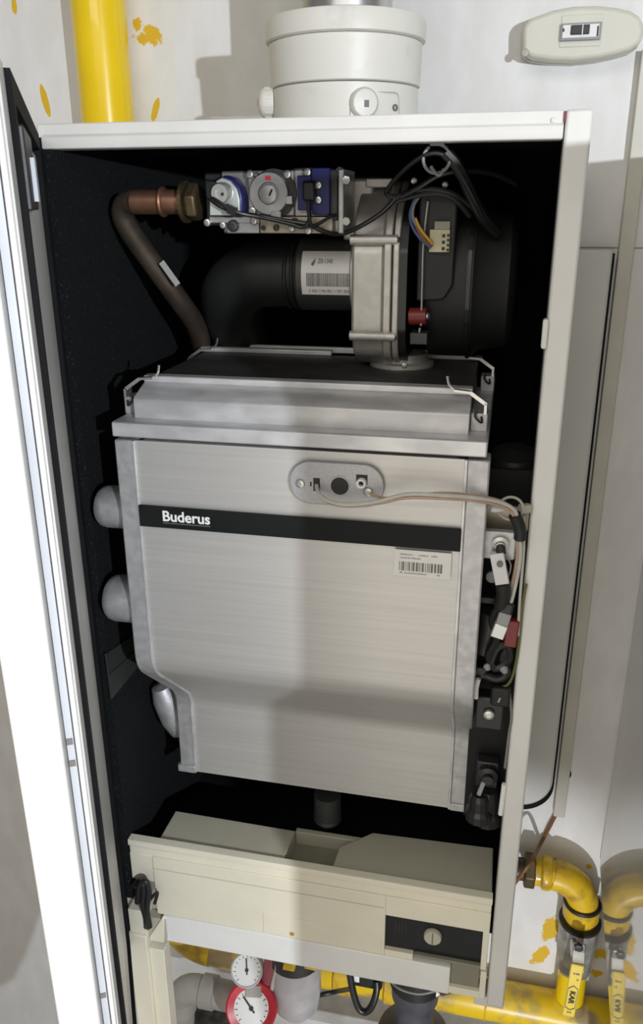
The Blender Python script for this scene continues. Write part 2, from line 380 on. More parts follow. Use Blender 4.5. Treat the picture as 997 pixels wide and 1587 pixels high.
# ------------------------------------------------------------------ heat exchanger block
hx = thing('heat_exchanger', 'silver aluminium heat exchanger block with brand name on a black band', 'heat exchanger', (0, .08, -.78))
prof = fillet([(-.03, -.2945), (-.03, -.562), (.07, -.655), (.07, -.775)], (.05, .04), 8)
obj('block_body', MB().prism([(y+.004, z) for y, z in prof]+[(.2, -.775), (.2, -.2945)], -.158, .158, 0), 'cast_alu', hx)
obj('front_plate', MB().strip(prof, .003, -.1655, .1655), 'front_steel', hx, sm=True)
fl = [(y-.0015, z) for y, z in prof]
for a, b in ((-.1875, -.1665), (.1665, .1875)):
    obj('side_flange', MB().strip(fl, .030, a, b), 'cast_alu', hx, .0018)
    obj('flange_foot', MB().box(a-(.003 if a < 0 else 0), b, .066, .098, -.7755, -.765), 'cast_alu', hx, .001)
    # narrow raised bead on the inner side of each flange
    x = -.1665 if a < 0 else .1655
    obj('flange_bead', MB().strip([(y-.0028, z) for y, z in prof], .006, x-.0012, x+.0016), 'lid_alu', hx, .0004)
# rounded bosses on the left side
for px, py, l, rr in ((170, 785, 785, .0235), (188, 927, 927, .027)):
    c = P(px+6, py, Y=.004); x0 = -.17; e = -.2275 if py < 800 else -.228
    obj('port_boss', MB().lathe([(rr*.98, 0), (rr, .01), (rr, x0-e-.010), (rr*.95, x0-e-.004), (rr*.82, x0-e), (0, x0-e+.001)], (x0, .004, c.z), (-1, 0, 0), 24), 'cast_alu', hx, sm=True)
c = P(262, 1100, Y=.055); obj('port_boss', MB().lathe([(0, -.044), (.014, -.04), (.020, -.02), (.021, .012), (.016, .034), (0, .042)], P(268, 1100, Y=.10), (.3, .1, -1), 20), 'cast_alu', hx, sm=True)
# lid
LP = [(-.035, -.2905), (-.035, -.2765), (-.034, -.2750), (-.014, -.2735), (-.014, -.258), (-.012, -.2555), (.017, -.2435), (.018, -.2375), (.030, -.2365), (.031, -.2425), (.2, -.2425), (.2, -.2905)]
obj('lid_lip', MB().prism([LP[0], LP[1], LP[2], (.21, -.275), (.21, -.2905)], -.187, .184, 0), 'lid_alu', hx, .0015)
obj('lid_cover', MB().prism([(-.014, -.2755), (-.014, -.2565), (-.0125, -.2545), (.016, -.2440), (.0165, -.2435), (.026, -.2435), (.026, -.2755)], -.171, .1655, 0), 'lid_alu', hx, .0012)
obj('lid_front_strip', MB().box(-.1715, .166, .0155, .029, -.2445, -.2375), 'lid_alu', hx, .0012)
obj('lid_top', MB().box(-.170, .164, .029, .2, -.2755, -.2425), 'lid_dark', hx)
obj('lid_rib', MB().box(-.155, .15, .030, .0345, -.2425, -.2385), 'lid_alu', hx, .0006)
obj('lid_back_strip', MB().box(-.176, -.01, .196, .206, -.2425, -.2368), 'lid_alu', hx, .001)
obj('lid_back_strip', MB().box(.10, .168, .196, .206, -.2425, -.2368), 'lid_alu', hx, .001)
obj('lid_back_rail', MB().box(-.16, .155, .215, .222, -.2425, -.2355), 'lid_alu', hx, .0008)
# spring clips that hold the lid
def clip(cx, y, side, tall):
    m = MB(); s = side
    pts = [(cx-.028*s, y, -.224), (cx-.026*s, y, -.232), (cx-.020*s, y, -.2372)]
    m.tube(pts, .0013, 6, 4); m.bar((cx-.021*s, y, -.2372), (cx-.006*s, y, -.2385), .006, .0022, Z_)
    m.bar((cx-.006*s, y, -.2385), (cx+.010*s, y, -.2495), .0035, .0045, Y_)
    m.box(min(cx+.008*s, cx+.0105*s), max(cx+.008*s, cx+.0105*s), y-.006, y+.008, -.258, -.249)
    obj('spring_clip', m, 'bright', hx)
    obj('clip_lug', MB().box(min(cx-.004*s, cx+.012*s), max(cx-.004*s, cx+.012*s), y-.004, y+.02, -.2755, -.2575), 'cast_alu', hx, .0012)
    obj('clip_hook', MB().tube([(cx+.002*s, y-.006, -.2545), (cx+.000*s, y-.008, -.259), (cx+.004*s, y-.008, -.264), (cx+.007*s, y-.006, -.2655), (cx+.006*s, y-.007, -.260)], .0011, 6, 4), 'print_dark', hx)
clip(.170, .004, 1, 1); clip(-.176, .004, -1, 1); clip(.172, .188, 1, 1); clip(-.178, .188, -1, 1)
# black name band
zb0, zb1 = -.3855, -.3625
obj('name_band', MB().box(-.1652, .1650, -.0352, -.0318, zb0, zb1), 'band_black', hx, .0004)
band = bpy.data.objects['name_band']
p = P(252, 811, Y=-.0355); q = P(326, 817, Y=-.0355)
t = text('brand_lettering', 'Buderus', .0158, (p.x, -.0354, -.3772), X_, Z_, 'print_white', band, bold=.00035)
wd = max(v.co.x for v in t.data.vertices)-p.x; k = (q.x-p.x)/wd
for v in t.data.vertices: v.co.x = p.x+(v.co.x-p.x)*k
obj('brand_underline', MB().box(p.x+.0005, q.x, -.0356, -.0352, -.3800, -.3792), 'print_grey', band)
# oval sight plate
pc = P(523, 750, Y=-.034); x0, x1 = P(450, 750, Y=-.034).x, P(596, 752, Y=-.034).x; hh = .0215
sp_ = obj('sight_plate', MB().prism(rrect(x0, x1, pc.z-hh, pc.z+hh, .0205, 9), -.0362, -.0326, 1), 'plate_alu', hx, .0009, label='oval grey inspection plate with ignition wires')
obj('plate_rim', MB().torus((0, 0, 0), Y_, .0001, .00005, 6, 4), 'plate_alu', sp_) if False else None
def onp(px, py): return P(px, py, Y=-.0362)
c = onp(527, 753); obj('sight_hole', MB().cyl((c.x, -.0366, c.z), (c.x, -.0350, c.z), .0088, 24), 'print_dark', sp_)
obj('sight_ring', MB().lathe([(.0088, 0), (.0100, 0), (.0100, .0006), (.0088, .0006)], (c.x, -.0370, c.z), Y_, 24), 'plate_alu', sp_)
c = onp(491, 751); obj('slot', MB().box(c.x-.0032, c.x+.0032, -.0367, -.0352, c.z-.0066, c.z+.0066), 'print_dark', sp_)
c = onp(482, 750); obj('slot', MB().box(c.x-.0008, c.x+.0008, -.0366, -.0352, c.z-.0022, c.z+.0022), 'print_dark', sp_)
c = onp(561, 746); obj('slot', MB().box(c.x-.0055, c.x+.0055, -.0366, -.0352, c.z-.003, c.z+.0066), 'print_dark', sp_)
obj('ceramic_bush', MB().lathe([(.0026, -.0005), (.0026, .005), (.0046, .0055), (.0050, .004), (.0050, 0)], (c.x, -.0362, c.z-.001), (0, -1, 0), 18), 'gauge_face', sp_, sm=True)
c = onp(466, 749); screw(sp_, (c.x, -.0362, c.z), (0, -1, 0), .0046, 'bright'); c = onp(571, 762); screw(sp_, (c.x, -.0362, c.z), (0, -1, 0), .0048, 'bright')
# barcode sticker under the band
st = obj('barcode_sticker', MB().prism(rrect(.1015, .157, -.4165, -.3885, .001), -.0338, -.0333, 1), 'sticker', hx)
barcode('barcode', (.1065, -.0339, -.4105), X_, Z_, .043, .0095, 46, 'print_grey', st, 3)
for i, (x, z, L, h) in enumerate(((.1075, -.3938, .0125, .0013), (.1255, -.3938, .009, .0013), (.138, -.3938, .005, .0015), (.1075, -.3975, .010, .0014), (.119, -.3975, .009, .0016), (.1075, -.4135, .0025, .0014), (.112, -.4135, .021, .0013), (.144, -.4135, .002, .0016))):
    m = MB(); u = 0; rr = random.Random(i)
    while u < L:
        wdt = rr.choice((.0008, .0011)); m.box(x+u, x+u+wdt, -.0340, -.0337, z, z+h*rr.choice((.7, 1))); u += wdt+.0006
    obj('print_line', m, 'print_grey', st)
# sensor bracket and dark sheet on the right side of the block
obj('sensor_bracket', MB().prism(rrect(.185, P(800, 840, Y=-.012).x, P(790, 872, Y=-.012).z+.003, P(760, 822, Y=-.012).z, .003), -.014, -.005, 1), 'cast_alu', hx, .0012)
obj('side_plate', MB().box(.184, .2345, .062, .066, -.775, -.33), 'sheet_dark', hx)
zz = P(760, 930, Y=.012).z; obj('side_plate_step', MB().box(.184, .212, .012, .02, zz-.004, zz+.002), 'dark_metal', hx)
obj('return_pipe', MB().cyl(P(765, 945, Y=.018), P(752, 1005, Y=.018), .017, 20), 'dark_metal', hx, sm=True)
obj('upper_gusset', MB().box(.186, .228, .012, .016, P(770, 820, Y=.01).z, P(770, 785, Y=.01).z), 'valve_yellowish', hx)
pc = P(757, 705, Y=.06); obj('hose_stub', MB().lathe([(.0, -.03), (.024, -.026), (.03, -.01), (.03, .05)], P(795, 735, Y=.10), (0, .2, -1), 22), 'hose_black', hx, sm=True)

# ------------------------------------------------------------------ fan
fn = thing('burner_fan', 'cast silver burner fan with black motor on top of the heat exchanger', 'fan', (.06, .155, -.2425))
yc, zc = .17, -.148
def ngon(r, rz, k=24, top=None):
    return [(yc+r*math.cos(2*math.pi*i/k), zc+rz*math.sin(2*math.pi*i/k)) for i in range(k)]
hexp = fillet([(.25, -.06), (.16, -.052), (.112, -.085), (.097, -.118), (.097, -.196), (.110, -.225), (.150, -.2405), (.25, -.2405)], (.03, .03, .02, .02, .02, .02), 4)
obj('fan_volute', MB().prism(hexp, .032, .066, 0), 'fan_alu', fn, .003)
ho = [(y-.004 if y < .2 else y, z+(.004 if z > -.15 else -.002) if y < .24 else z) for y, z in hexp]
obj('fan_flange', MB().prism(ho, .066, .074, 0), 'fan_alu', fn, .0012)
obj('fan_flange', MB().prism(ho, .0755, .082, 0), 'fan_alu', fn, .0012)
obj('fan_back_disc', MB().prism([(y-.002, z) for y, z in hexp], .082, .090, 0), 'black_plastic', fn)
for zl in (P(600, 372, Y=.095).z, P(600, 522, Y=.095).z):
    obj('bolt_lug', MB().cyl((.031, .0975, zl), (.079, .0975, zl), .0052, 14), 'fan_alu', fn, sm=True)
    screw(fn, (.079, .0965, zl), (1, -.6, 0), .0034, 'bright')
obj('upper_lug', MB().box(.04, .068, .13, .15, -.056, -.047), 'fan_alu', fn, .0015)
obj('inlet_bracket', MB().box(P(533, 300, Y=.15).x, P(580, 300, Y=.15).x, .146, .20, P(560, 372, Y=.15).z, P(560, 277, Y=.15).z), 'fan_alu', fn, .003)
c = P(622, 570, Z=-.2425); obj('fan_foot', MB().lathe([(.036, 0), (.036, .004), (.030, .006), (.028, .014)], (c.x-.002, c.y+.02, -.2425), Z_, 28), 'fan_alu', fn, sm=True)
mo = obj('motor_housing', MB().lathe([(.066, 0), (.080, .004), (.082, .012), (.082, .052), (.075, .060), (.070, .088), (.062, .094), (0, .096)], (.104, .185, -.152), X_, 36), 'motor_plastic', fn, sm=True, label='black fan motor housing')
obj('motor_ring', MB().lathe([(.082, 0), (.085, 0), (.085, .004), (.082, .004)], (.150, .185, -.152), X_, 36), 'black_plastic', mo)
obj('plug_housing', MB().prism(fillet([(.1, -.06), (.1375, -.065), (.137, -.150), (.128, -.165), (.1, -.166)], (.01, .01, .01), 4), .098, .142, 1), 'motor_plastic', fn, .002)
p = P(683, 367, Y=.096); cb = obj('plug_connector', MB().box(p.x-.0105, p.x+.0095, .092, .099, p.z-.0145, p.z+.007), 'connector_cream', fn, .0006, label='cream plug connector of the fan motor')
obj('plug_top', MB().box(p.x-.006, p.x+.009, .093, .099, p.z+.0072, p.z+.0145), 'olive_box', cb)
for i in range(3): obj('plug_pin', MB().box(p.x+.002, p.x+.005, .0915, .0925, p.z-.0125+i*.006, p.z-.0095+i*.006), 'print_dark', cb)
for i in range(4): obj('plug_notch', MB().box(p.x+.0068, p.x+.0092, .0915, .0925, p.z-.0135+i*.0046, p.z-.011+i*.0046), 'print_dark', cb)
# bright edge strip of the motor plate with a red capacitor
obj('plate_edge', MB().tube([P(664, 312, Y=.094), P(657, 375, Y=.093), P(655, 440, Y=.092), P(653, 505, Y=.092)], .0013, 6, 4), 'bright', fn)
q = P(636, 490, Y=.098); r_ = P(662, 490, Y=.096); obj('red_bush', MB().cyl(q, r_, .0088, 18), 'red_plastic', fn, sm=True)
screw(fn, r_, (1, -.4, 0), .0038, 'bright'); obj('edge_nib', MB().cyl(P(651, 508, Y=.094), P(650, 516, Y=.094), .0012, 8), 'bright', fn)
p = P(652, 523, Y=.10); obj('plate_tab', MB().box(p.x-.010, p.x+.008, .09, .115, p.z-.006, p.z+.006), 'tube_grey', fn, .0008)
for px, py in ((690, 286), (642, 280), (627, 566)):
    c = P(px, py, Y=.10); screw(fn, c, (.2, -1, 0), .0034, 'bright' if py > 282 or px < 660 else 'clip_grey')

# ------------------------------------------------------------------ venturi tube with sticker and black intake elbow
vt = thing('mixing_tube', 'dark grey mixing tube with white barcode sticker at the fan inlet', 'tube', (-.02, .17, -.152))
a, b = P(466, 434, Y=.165), P(556, 434, Y=.165); zc2 = -.146; rt = .0395
obj('tube_body', MB().lathe([(rt*.94, 0), (rt*1.02, .003), (rt, .006), (rt*1.0, b.x-a.x)], (a.x, .17, zc2), X_, 40), 'tube_grey', vt, sm=True)
obj('inlet_collar', MB().lathe([(.043, 0), (.05, .003), (.05, .010)], (b.x-.004, .17, zc2), X_, 36), 'fan_alu', vt, sm=True)
c = P(549, 398, Y=.135); screw(vt, c, (0, -1, .2), .0042, 'bright')
# curved sticker
ax0, ax1 = P(467, 435, Y=.131).x, P(552, 435, Y=.131).x; rs = rt+.0004
def cyls(x, ang, r=rs): return V(x, .17-r*math.cos(ang), zc2+r*math.sin(ang))
m = MB(); A0, A1, K = -.50, .72, 10
vs_ = [cyls(x, A0+(A1-A0)*k/K, r) for r in (rs, rs-.0004) for k in range(K+1) for x in (ax0, ax1)]; nn = 2*(K+1)
fs_ = [(2*k, 2*k+1, 2*k+3, 2*k+2) for k in range(K)]+[(nn+2*k, nn+2*k+2, nn+2*k+3, nn+2*k+1) for k in range(K)]
fs_ += [(2*k, 2*k+2, nn+2*k+2, nn+2*k) for k in range(K)]+[(2*k+1, nn+2*k+1, nn+2*k+3, 2*k+3) for k in range(K)]+[(0, nn, nn+1, 1), (2*K, 2*K+1, nn+2*K+1, nn+2*K)]
m.add(vs_, fs_); sk = obj('tube_sticker', m, 'sticker', vt, sm=True)
def curved(o):
    for v in o.data.vertices:
        x, y, z = v.co; v.co = cyls(x, z, rs+.0003+y)
    return o
m = MB(); rr = random.Random(5); L = ax1-ax0; x = ax0+.1*L
while x < ax1-.12*L:
    wd = rr.choice((.0006, .0006, .0012))
    for k in range(4):
        z0 = -.25+.0875*k; z1 = z0+.0875
        m.hexa([(x, 0, z0), (x+wd, 0, z0), (x+wd, .0002, z0), (x, .0002, z0), (x, 0, z1), (x+wd, 0, z1), (x+wd, .0002, z1), (x, .0002, z1)])
    x += wd+rr.choice((.0004, .0006))
curved(obj('barcode', m, 'print_grey', sk))
for body, sx, sz, size in (('ZB-1340', ax0+.30*L, .36, .0072), ('7 304 1746 001 1 781 382', ax0+.13*L, -.42, .0046)):
    t = text('sticker_text', body, size, (0, 0, 0), X_, Z_, 'print_grey', sk)
    mxx = max(v.co.x for v in t.data.vertices); tgt = .27*L if sx > ax0+.2*L else .74*L
    for v in t.data.vertices: v.co = (sx+v.co.x*tgt/mxx, 0, sz+v.co.z/rt)
    curved(t)
m = MB()
fl_ = [(0, 0), (.0016, .0018), (.0026, .0045), (.0022, .008), (.0008, .0052), (-.0012, .0034), (-.0018, .0014)]
m.prism([(ax0+.21*L+x, .28+z/rt*1.1) for x, z in fl_], 0, .0002, 1); curved(obj('flame_mark', m, 'print_grey', sk))

ie = thing('intake_elbow', 'black rubber intake elbow left of the mixing tube', 'pipe', (-.13, .19, -.25))
a0 = a.x+.001; yy = .178
obj('elbow_body', MB().tube([(a0, yy, zc2), (a0-.03, yy, zc2), (a0-.062, yy+.002, zc2-.004), (a0-.088, yy+.012, zc2-.022), (a0-.100, yy+.036, zc2-.045), (a0-.102, yy+.062, zc2-.075), (a0-.102, yy+.080, zc2-.10), (a0-.102, yy+.084, zc2-.16)], .0375, 28, 6), 'hose_black', ie, sm=True)
for dx in (.002, -.006, -.014): obj('hose_rib', MB().torus((a0+dx, yy, zc2), X_, .0378, .0022, 36, 8), 'hose_black', ie, sm=True)

# ------------------------------------------------------------------ copper gas pipe
gp = thing('copper_pipe', 'bent copper gas pipe entering the gas valve from the left', 'pipe', (-.17, .2, -.25))
Yg = .095
c0, c1 = P(296, 313, Y=Yg), P(207, 313, Y=Yg); rc_ = RP(18.5, c0)
obj('pipe_run', MB().tube([c0, c0.lerp(c1, .55), c1], rc_, 22, 3), 'copper', gp, sm=True, label='bright copper run')
obj('pipe_bend', MB().tube([c1, P(195, 316, Y=.098), P(190, 330, Y=.102), P(196, 348, Y=.107), P(212, 374, Y=.116), P(245, 420, Y=.135), P(281, 470, Y=.157), P(303, 503, Y=.185), P(314, 540, Y=.215), P(317, 580, Y=.235)], rc_*.97, 20, 5), 'copper_dull', gp, sm=True)
c = P(253, 313, Y=Yg); obj('pipe_bead', MB().torus(c, X_, rc_*1.02, .0028, 30, 8), 'copper', gp, sm=True)
q = P(263, 424, Y=.118); obj('pipe_tag', MB().obox(q, P(277, 442, Y=.125)-P(251, 406, Y=.118), V(.5, -.8, .3), V(.6, .4, .5), .030, .0012, .0065), 'wire_grey', gp)

# ------------------------------------------------------------------ gas valve
gv = thing('gas_valve', 'silver gas control valve with blue solenoids at the top of the boiler', 'valve', (-.06, .1, -.1))
Yv = .085   # front plane of the valve
def G(px, py, dy=0): return P(px, py, Y=Yv+dy)
def gbox(x0, x1, y0, y1, d0, d1):
    a, b = G((x0), (y0+y1)/2, d0), G((x1), (y0+y1)/2, d0); t, u = G((x0+x1)/2, y0, d0), G((x0+x1)/2, y1, d0)
    return MB().box(a.x, b.x, Yv+d0, Yv+d1, u.z, t.z)
obj('valve_body', gbox(344, 530, 264, 362, .012, .07), 'valve_alu', gv, .002)
obj('inlet_flange', gbox(318, 350, 268, 350, .018, .055), 'dark_metal', gv, .002)
c = G(318, 313, .01); 
obj('union_nut', MB().lathe([(.0165, 0), (.0195, .003), (.0195, .012), (.0165, .014)], (P(300, 313, Y=Yg).x-.006, Yg, c0.z), X_, 6), 'brass', gv, .001)
obj('union_ring', MB().lathe([(.021, 0), (.021, .004)], (P(291, 313, Y=Yg).x-.004, Yg, c0.z), X_, 28), 'brass', gv)
# front casting with pressure regulator
obj('front_casting', gbox(384, 456, 264, 335, .004, .02), 'valve_alu', gv, .0015)
c = G(421, 300, 0); rg = RP(32, c)
obj('regulator_seat', MB().lathe([(rg*1.12, 0), (rg*1.12, .005)], (c.x+.002, Yv+.006, c.z), (0, -1, 0), 36), 'dark_metal', gv)
rgd = obj('regulator_cap', MB().lathe([(rg, 0), (rg, .006), (rg*.94, .008), (rg*.52, .008), (rg*.48, .0065), (rg*.42, .0065), (rg*.42, .010), (rg*.36, .0105), (0, .0105)], (c.x-.002, Yv+.004, c.z), (0, -1, 0), 36), 'valve_alu', gv, sm=True)
obj('red_seal', MB().obox((c.x-.002, Yv-.0046, c.z+rg*.70), X_, Y_, Z_, .0055, .0008, .004), 'print_red', rgd)
obj('cap_slot', MB().obox((c.x+.001, Yv-.0068, c.z+.001), (1, 0, -.5), Y_, (.5, 0, 1), .0018, .0006, .007), 'print_dark', rgd)
obj('cap_tab', MB().obox((c.x+rg*.92, Yv-.002, c.z-rg*.3), X_, Y_, Z_, .007, .006, .008), 'bright', rgd, .0006)
obj('cap_tab', MB().obox((c.x+rg*.25, Yv-.002, c.z-rg*.98), X_, Y_, Z_, .011, .006, .007), 'valve_alu', rgd, .0006)
for px, py in ((388, 270), (446, 270), (392, 327), (477, 267)):
    q = G(px, py, .003); screw(gv, q, (0, -1, 0), .0042, 'bright', kind='pan')
q = G(398, 272, .004); obj('casting_hole', MB().lathe([(.0018, 0), (.0032, 0), (.0032, .0008), (.0018, .0008)], q, (0, -1, 0), 14), 'dark_metal', gv)
# left solenoid: blue coil with a zinc half-round cover and silver core
q = G(352, 305, 0)
cov = [(325, 334), (325, 300), (331, 283), (344, 275), (357, 280), (367, 293), (371, 308), (372, 334)]
def gpoly(pts, d): return [(G(x, y, d).x, G(x, y, d).z) for x, y in pts]
sol = obj('solenoid_cover', MB().prism(gpoly(cov, -.012), Yv-.012, Yv-.008, 1), 'zinc_plate', gv, .0008, label='pale zinc solenoid cover')
obj('blue_coil', MB().prism([(x+.006, z+.002) for x, z in gpoly(cov, 0)], Yv-.008, Yv+.03, 1), 'blue_plastic', gv, .002)
a = G(352, 299, -.012); obj('solenoid_core', MB().lathe([(.0105, 0), (.0105, .008), (.009, .0105), (.0045, .0105), (.004, .0095), (0, .0095)], (a.x-.003, Yv-.012, a.z), (-.18, -1, -.08), 26), 'chrome', sol, sm=True)
a = G(346, 301, -.022); obj('core_hole', MB().cyl((a.x-.0005, Yv-.0235, a.z), (a.x-.0003, Yv-.0222, a.z), .0016, 10), 'print_dark', sol)
obj('solenoid_plug', MB().prism(gpoly([(317, 277), (336, 281), (335, 300), (327, 312), (319, 306)], -.014), Yv-.016, Yv+.01, 1), 'black_plastic', gv, .002)
# lower manifold
obj('manifold', gbox(324, 402, 335, 346, -.004, .03), 'valve_alu', gv, .0012)
obj('manifold', gbox(351, 402, 340, 362, -.002, .03), 'valve_alu', gv, .0015)
obj('manifold_plate', gbox(403, 516, 336, 362, -.002, .025), 'valve_yellowish', gv, .001, label='warm toned lower manifold plate')
for px, py, r, mt_ in ((322, 345, .004, 'bright'), (362, 350, .006, 'dark_metal'), (362, 350, .003, 'bright'), (394, 342, .0042, 'bright'), (346, 349, .0035, 'bright'), (428, 353, .003, 'dark_metal'), (457, 343, .0034, 'print_dark'), (452, 354, .0034, 'bright'), (478, 357, .004, 'bright'), (408, 353, .0022, 'print_dark')):
    q = G(px, py, -.004); screw(gv, q, (0, -1, 0), r, mt_)
# blue plug block on the right
obj('valve_shoulder', gbox(456, 510, 262, 336, .006, .03), 'valve_alu', gv, .0015)
obj('blue_block', gbox(483, 511, 260, 333, -.004, .02), 'blue_plastic', gv, .001)
obj('blue_block', gbox(461, 484, 272, 326, -.002, .02), 'blue_plastic', gv, .001)
for py in (287, 310): q = G(494, py, -.005); screw(gv, q, (0, -1, 0), .0036, 'bright')
q = G(484, 298, -.005); obj('block_socket', MB().lathe([(.0014, 0), (.003, 0), (.003, .001), (.0014, .001)], q, (0, -1, 0), 12), 'dark_metal', gv)
obj('plug_body', gbox(468, 488, 280, 312, -.014, -.002), 'black_plastic', gv, .0025)
obj('end_cap', gbox(511, 524, 262, 342, .002, .05), 'dark_metal', gv, .0015)
obj('end_flange', gbox(524, 533, 262, 362, .0, .06), 'valve_alu', gv, .0012)
for py in (279, 343): q = G(535, py, .0); screw(gv, (q.x, q.y+.004, q.z), (.3, -1, 0), .0045, 'bright', kind='hex')
q = G(529, 266, .01); obj('end_nut', MB().lathe([(.0045, 0), (.0045, .008)], q, (0, -1, 0), 6), 'dark_metal', gv)
q = G(477, 264, .02); obj('vent_cap', MB().lathe([(.021, 0), (.021, .003), (.017, .005)], (q.x, q.y+.012, q.z-.003), Z_, 28), 'valve_alu', gv, sm=True)

# ------------------------------------------------------------------ wires in the upper compartment
def wire(name, pts, r, mt_, label, cat='cable', group=None, seg=8, sub=6):
    return tag(obj(name, MB().tube(pts, r, seg, sub), mt_, None, sm=True), label, cat, group)
def W(*a): return [P(x, y, Y=d) for x, y, d in a]
wire('valve_cable', W((328, 310, .066), (345, 321, .062), (372, 331, .064), (402, 335, .072), (440, 342, .074), (478, 348, .074), (505, 360, .078), (530, 362, .09), (556, 352, .085), (590, 331, .084), (612, 308, .083), (601, 303, .083), (602, 292, .084), (628, 262, .075), (660, 240, .068), (688, 240, .068), (708, 262, .072), (735, 310, .085), (752, 345, .10)), .0024, 'black_plastic', 'long black cable from the solenoid cover up through the hanging ring clip')
wire('valve_cable', W((330, 306, .066), (352, 322, .060), (374, 331, .062), (410, 338, .072), (450, 347, .072), (470, 352, .072), (480, 338, .070), (478, 312, .068)), .0020, 'black_plastic', 'short black cable looping from solenoid cover to blue plug block')
wire('valve_cable', W((478, 312, .066), (479, 335, .066), (486, 350, .070), (512, 336, .078), (521, 334, .082)), .0018, 'black_plastic', 'thin black cable hanging down over the blue plug block')
tag(obj('cable_tie', MB().obox(P(360, 326, Y=.061), P(372, 331, Y=.061)-P(348, 320, Y=.061), Y_, Z_, .010, .008, .009), 'black_plastic'), 'black tape wrap on the cable in front of the solenoid cover', 'cable tie')
for i, (lab, mt_, pts) in enumerate((
    ('upper black cable arching over the fan motor', 'black_plastic', ((612, 308, .083), (640, 296, .085), (672, 293, .084), (702, 300, .088), (730, 320, .10), (762, 350, .11))),
    ('lower black cable arching over the fan motor', 'hose_black', ((615, 312, .086), (645, 303, .087), (680, 300, .086), (705, 309, .090), (728, 335, .105))),
    ('black cable rising from fan top to the right lining', 'black_plastic', ((622, 305, .083), (650, 290, .078), (680, 272, .075), (714, 265, .08), (760, 268, .10), (800, 285, .12))))):
    wire('motor_cable', W(*pts), .0026, mt_, lab, 'cable')
wire('loom', W((690, 236, .070), (712, 262, .075), (732, 305, .09), (748, 335, .10), (770, 360, .12)), .006, 'black_plastic', 'thick black wiring loom falling from the hanging ring clip')
for nm, mt_, pts in (('blue lead', 'wire_blue', ((645, 305, .09), (636, 330, .088), (640, 352, .088), (652, 370, .088), (668, 384, .090))), ('amber lead', 'wire_amber', ((644, 338, .088), (650, 352, .087), (660, 366, .087), (671, 378, .090))), ('brown lead', 'wire_brown', ((641, 336, .088), (647, 354, .087), (658, 372, .087), (670, 381, .091))), ('grey lead', 'wire_grey', ((652, 302, .09), (642, 318, .088), (640, 336, .087), (646, 350, .087)))):
    wire('motor_lead', W(*pts), .0015, mt_, nm+' running into the cream fan plug')
hc = thing('ring_clip', 'grey plastic ring clip hanging from the top rail, holding cables', 'clip', P(676, 224, Y=.07))
c = P(677, 246, Y=.068); obj('clip_ring', MB().torus(c, Y_, .0125, .0016, 30, 8, math.radians(-35), math.radians(280)), 'clip_grey', hc, sm=True)
obj('clip_strap', MB().box(c.x-.0068, c.x+.0068, .0655, .069, c.z+.011, -.0158), 'clip_grey', hc, .0006)
obj('clip_tail', MB().tube([P(668, 258, Y=.068), P(680, 272, Y=.066), P(688, 262, Y=.068)], .0016, 8, 4), 'clip_grey', hc)

# ------------------------------------------------------------------ ignition wires and sensor wiring at the right
yw = -.045
wire('ignition_wire', W((491, 752, -.037), (494, 764, -.048), (508, 776, -.054), (540, 782, -.056), (585, 777, -.056), (632, 766, -.056), (690, 768, -.052), (740, 772, -.042), (780, 780, -.03), (800, 795, -.022), (806, 830, -.016), (806, 870, -.014), (795, 925, -.014), (787, 945, -.014)), .0019, 'wire_white', 'upper cream ignition wire leaving the slot of the oval plate')
wire('ignition_wire', W((492, 756, -.037), (497, 768, -.047), (515, 780, -.052), (545, 784, -.054), (590, 779, -.054), (630, 771, -.054), (690, 772, -.050), (740, 776, -.040), (778, 785, -.028), (797, 800, -.020), (802, 832, -.014), (801, 872, -.012), (789, 925, -.012), (781, 945, -.012)), .0019, 'wire_pink', 'lower pinkish ignition wire hanging under the oval plate')
wire('ignition_wire', W((574, 766, -.040), (600, 772, -.048), (640, 768, -.050), (690, 764, -.048), (735, 768, -.038), (775, 776, -.026), (798, 790, -.018)), .0015, 'wire_pink', 'pink wire starting at the right screw of the oval plate')
rc2 = thing('wire_clip', 'cream plastic wire clip on the right lining beside the block', 'clip', P(800, 790, Y=-.01))
obj('clip_ring', MB().torus(P(792, 788, Y=-.012), Y_, .0115, .0014, 28, 8), 'clip_cream', rc2, sm=True)
a, b = P(760, 788, Y=-.012), P(782, 789, Y=-.012); obj('clip_pin', MB().lathe([(0, 0), (.0035, .001), (.004, .004), (.0032, .010), (.0020, (b-a).length)], a, b-a, 12), 'gauge_face', rc2, sm=True)
a, b = P(806, 789, Y=-.010), P(822, 787, Y=-.004); obj('clip_arm', MB().bar(a, b, .008, .008), 'clip_cream', rc2, .001)
tag(obj('wire_sleeve', MB().tube(W((798, 798, -.02), (806, 818, -.016), (806, 835, -.014)), .006, 10, 4), 'hose_black', sm=True), 'black sleeve around the wires beneath the cream clip', 'sleeve')
ts = thing('temperature_sensor', 'brass sensor with white plug in the silver bracket at right', 'sensor', P(776, 845, Y=-.015))
c = P(776, 843, Y=-.014); obj('sensor_nut', MB().lathe([(.0075, 0), (.0085, .002), (.0085, .004), (.005, .005), (.0045, .008)], c, (0, -1, 0), 24), 'bright', ts, sm=True)
obj('sensor_stem', MB().cyl(P(776, 846, Y=-.02), P(777, 858, Y=-.024), .0046, 14), 'print_dark', ts)
a, b = P(770, 856, Y=-.024), P(779, 904, Y=-.024); sb = obj('sensor_plug', MB().bar(a, b, .0135, .008, Y_), 'gauge_white', ts, .001)
c = P(775, 875, Y=-.0305); obj('plug_mark', MB().cyl(c, c+V(0, .003, 0), .0030, 16), 'print_grey', sb)
obj('sensor_boot', MB().tube(W((779, 902, -.022), (781, 920, -.018), (776, 938, -.012)), .0075, 10, 4), 'hose_black', ts, sm=True)
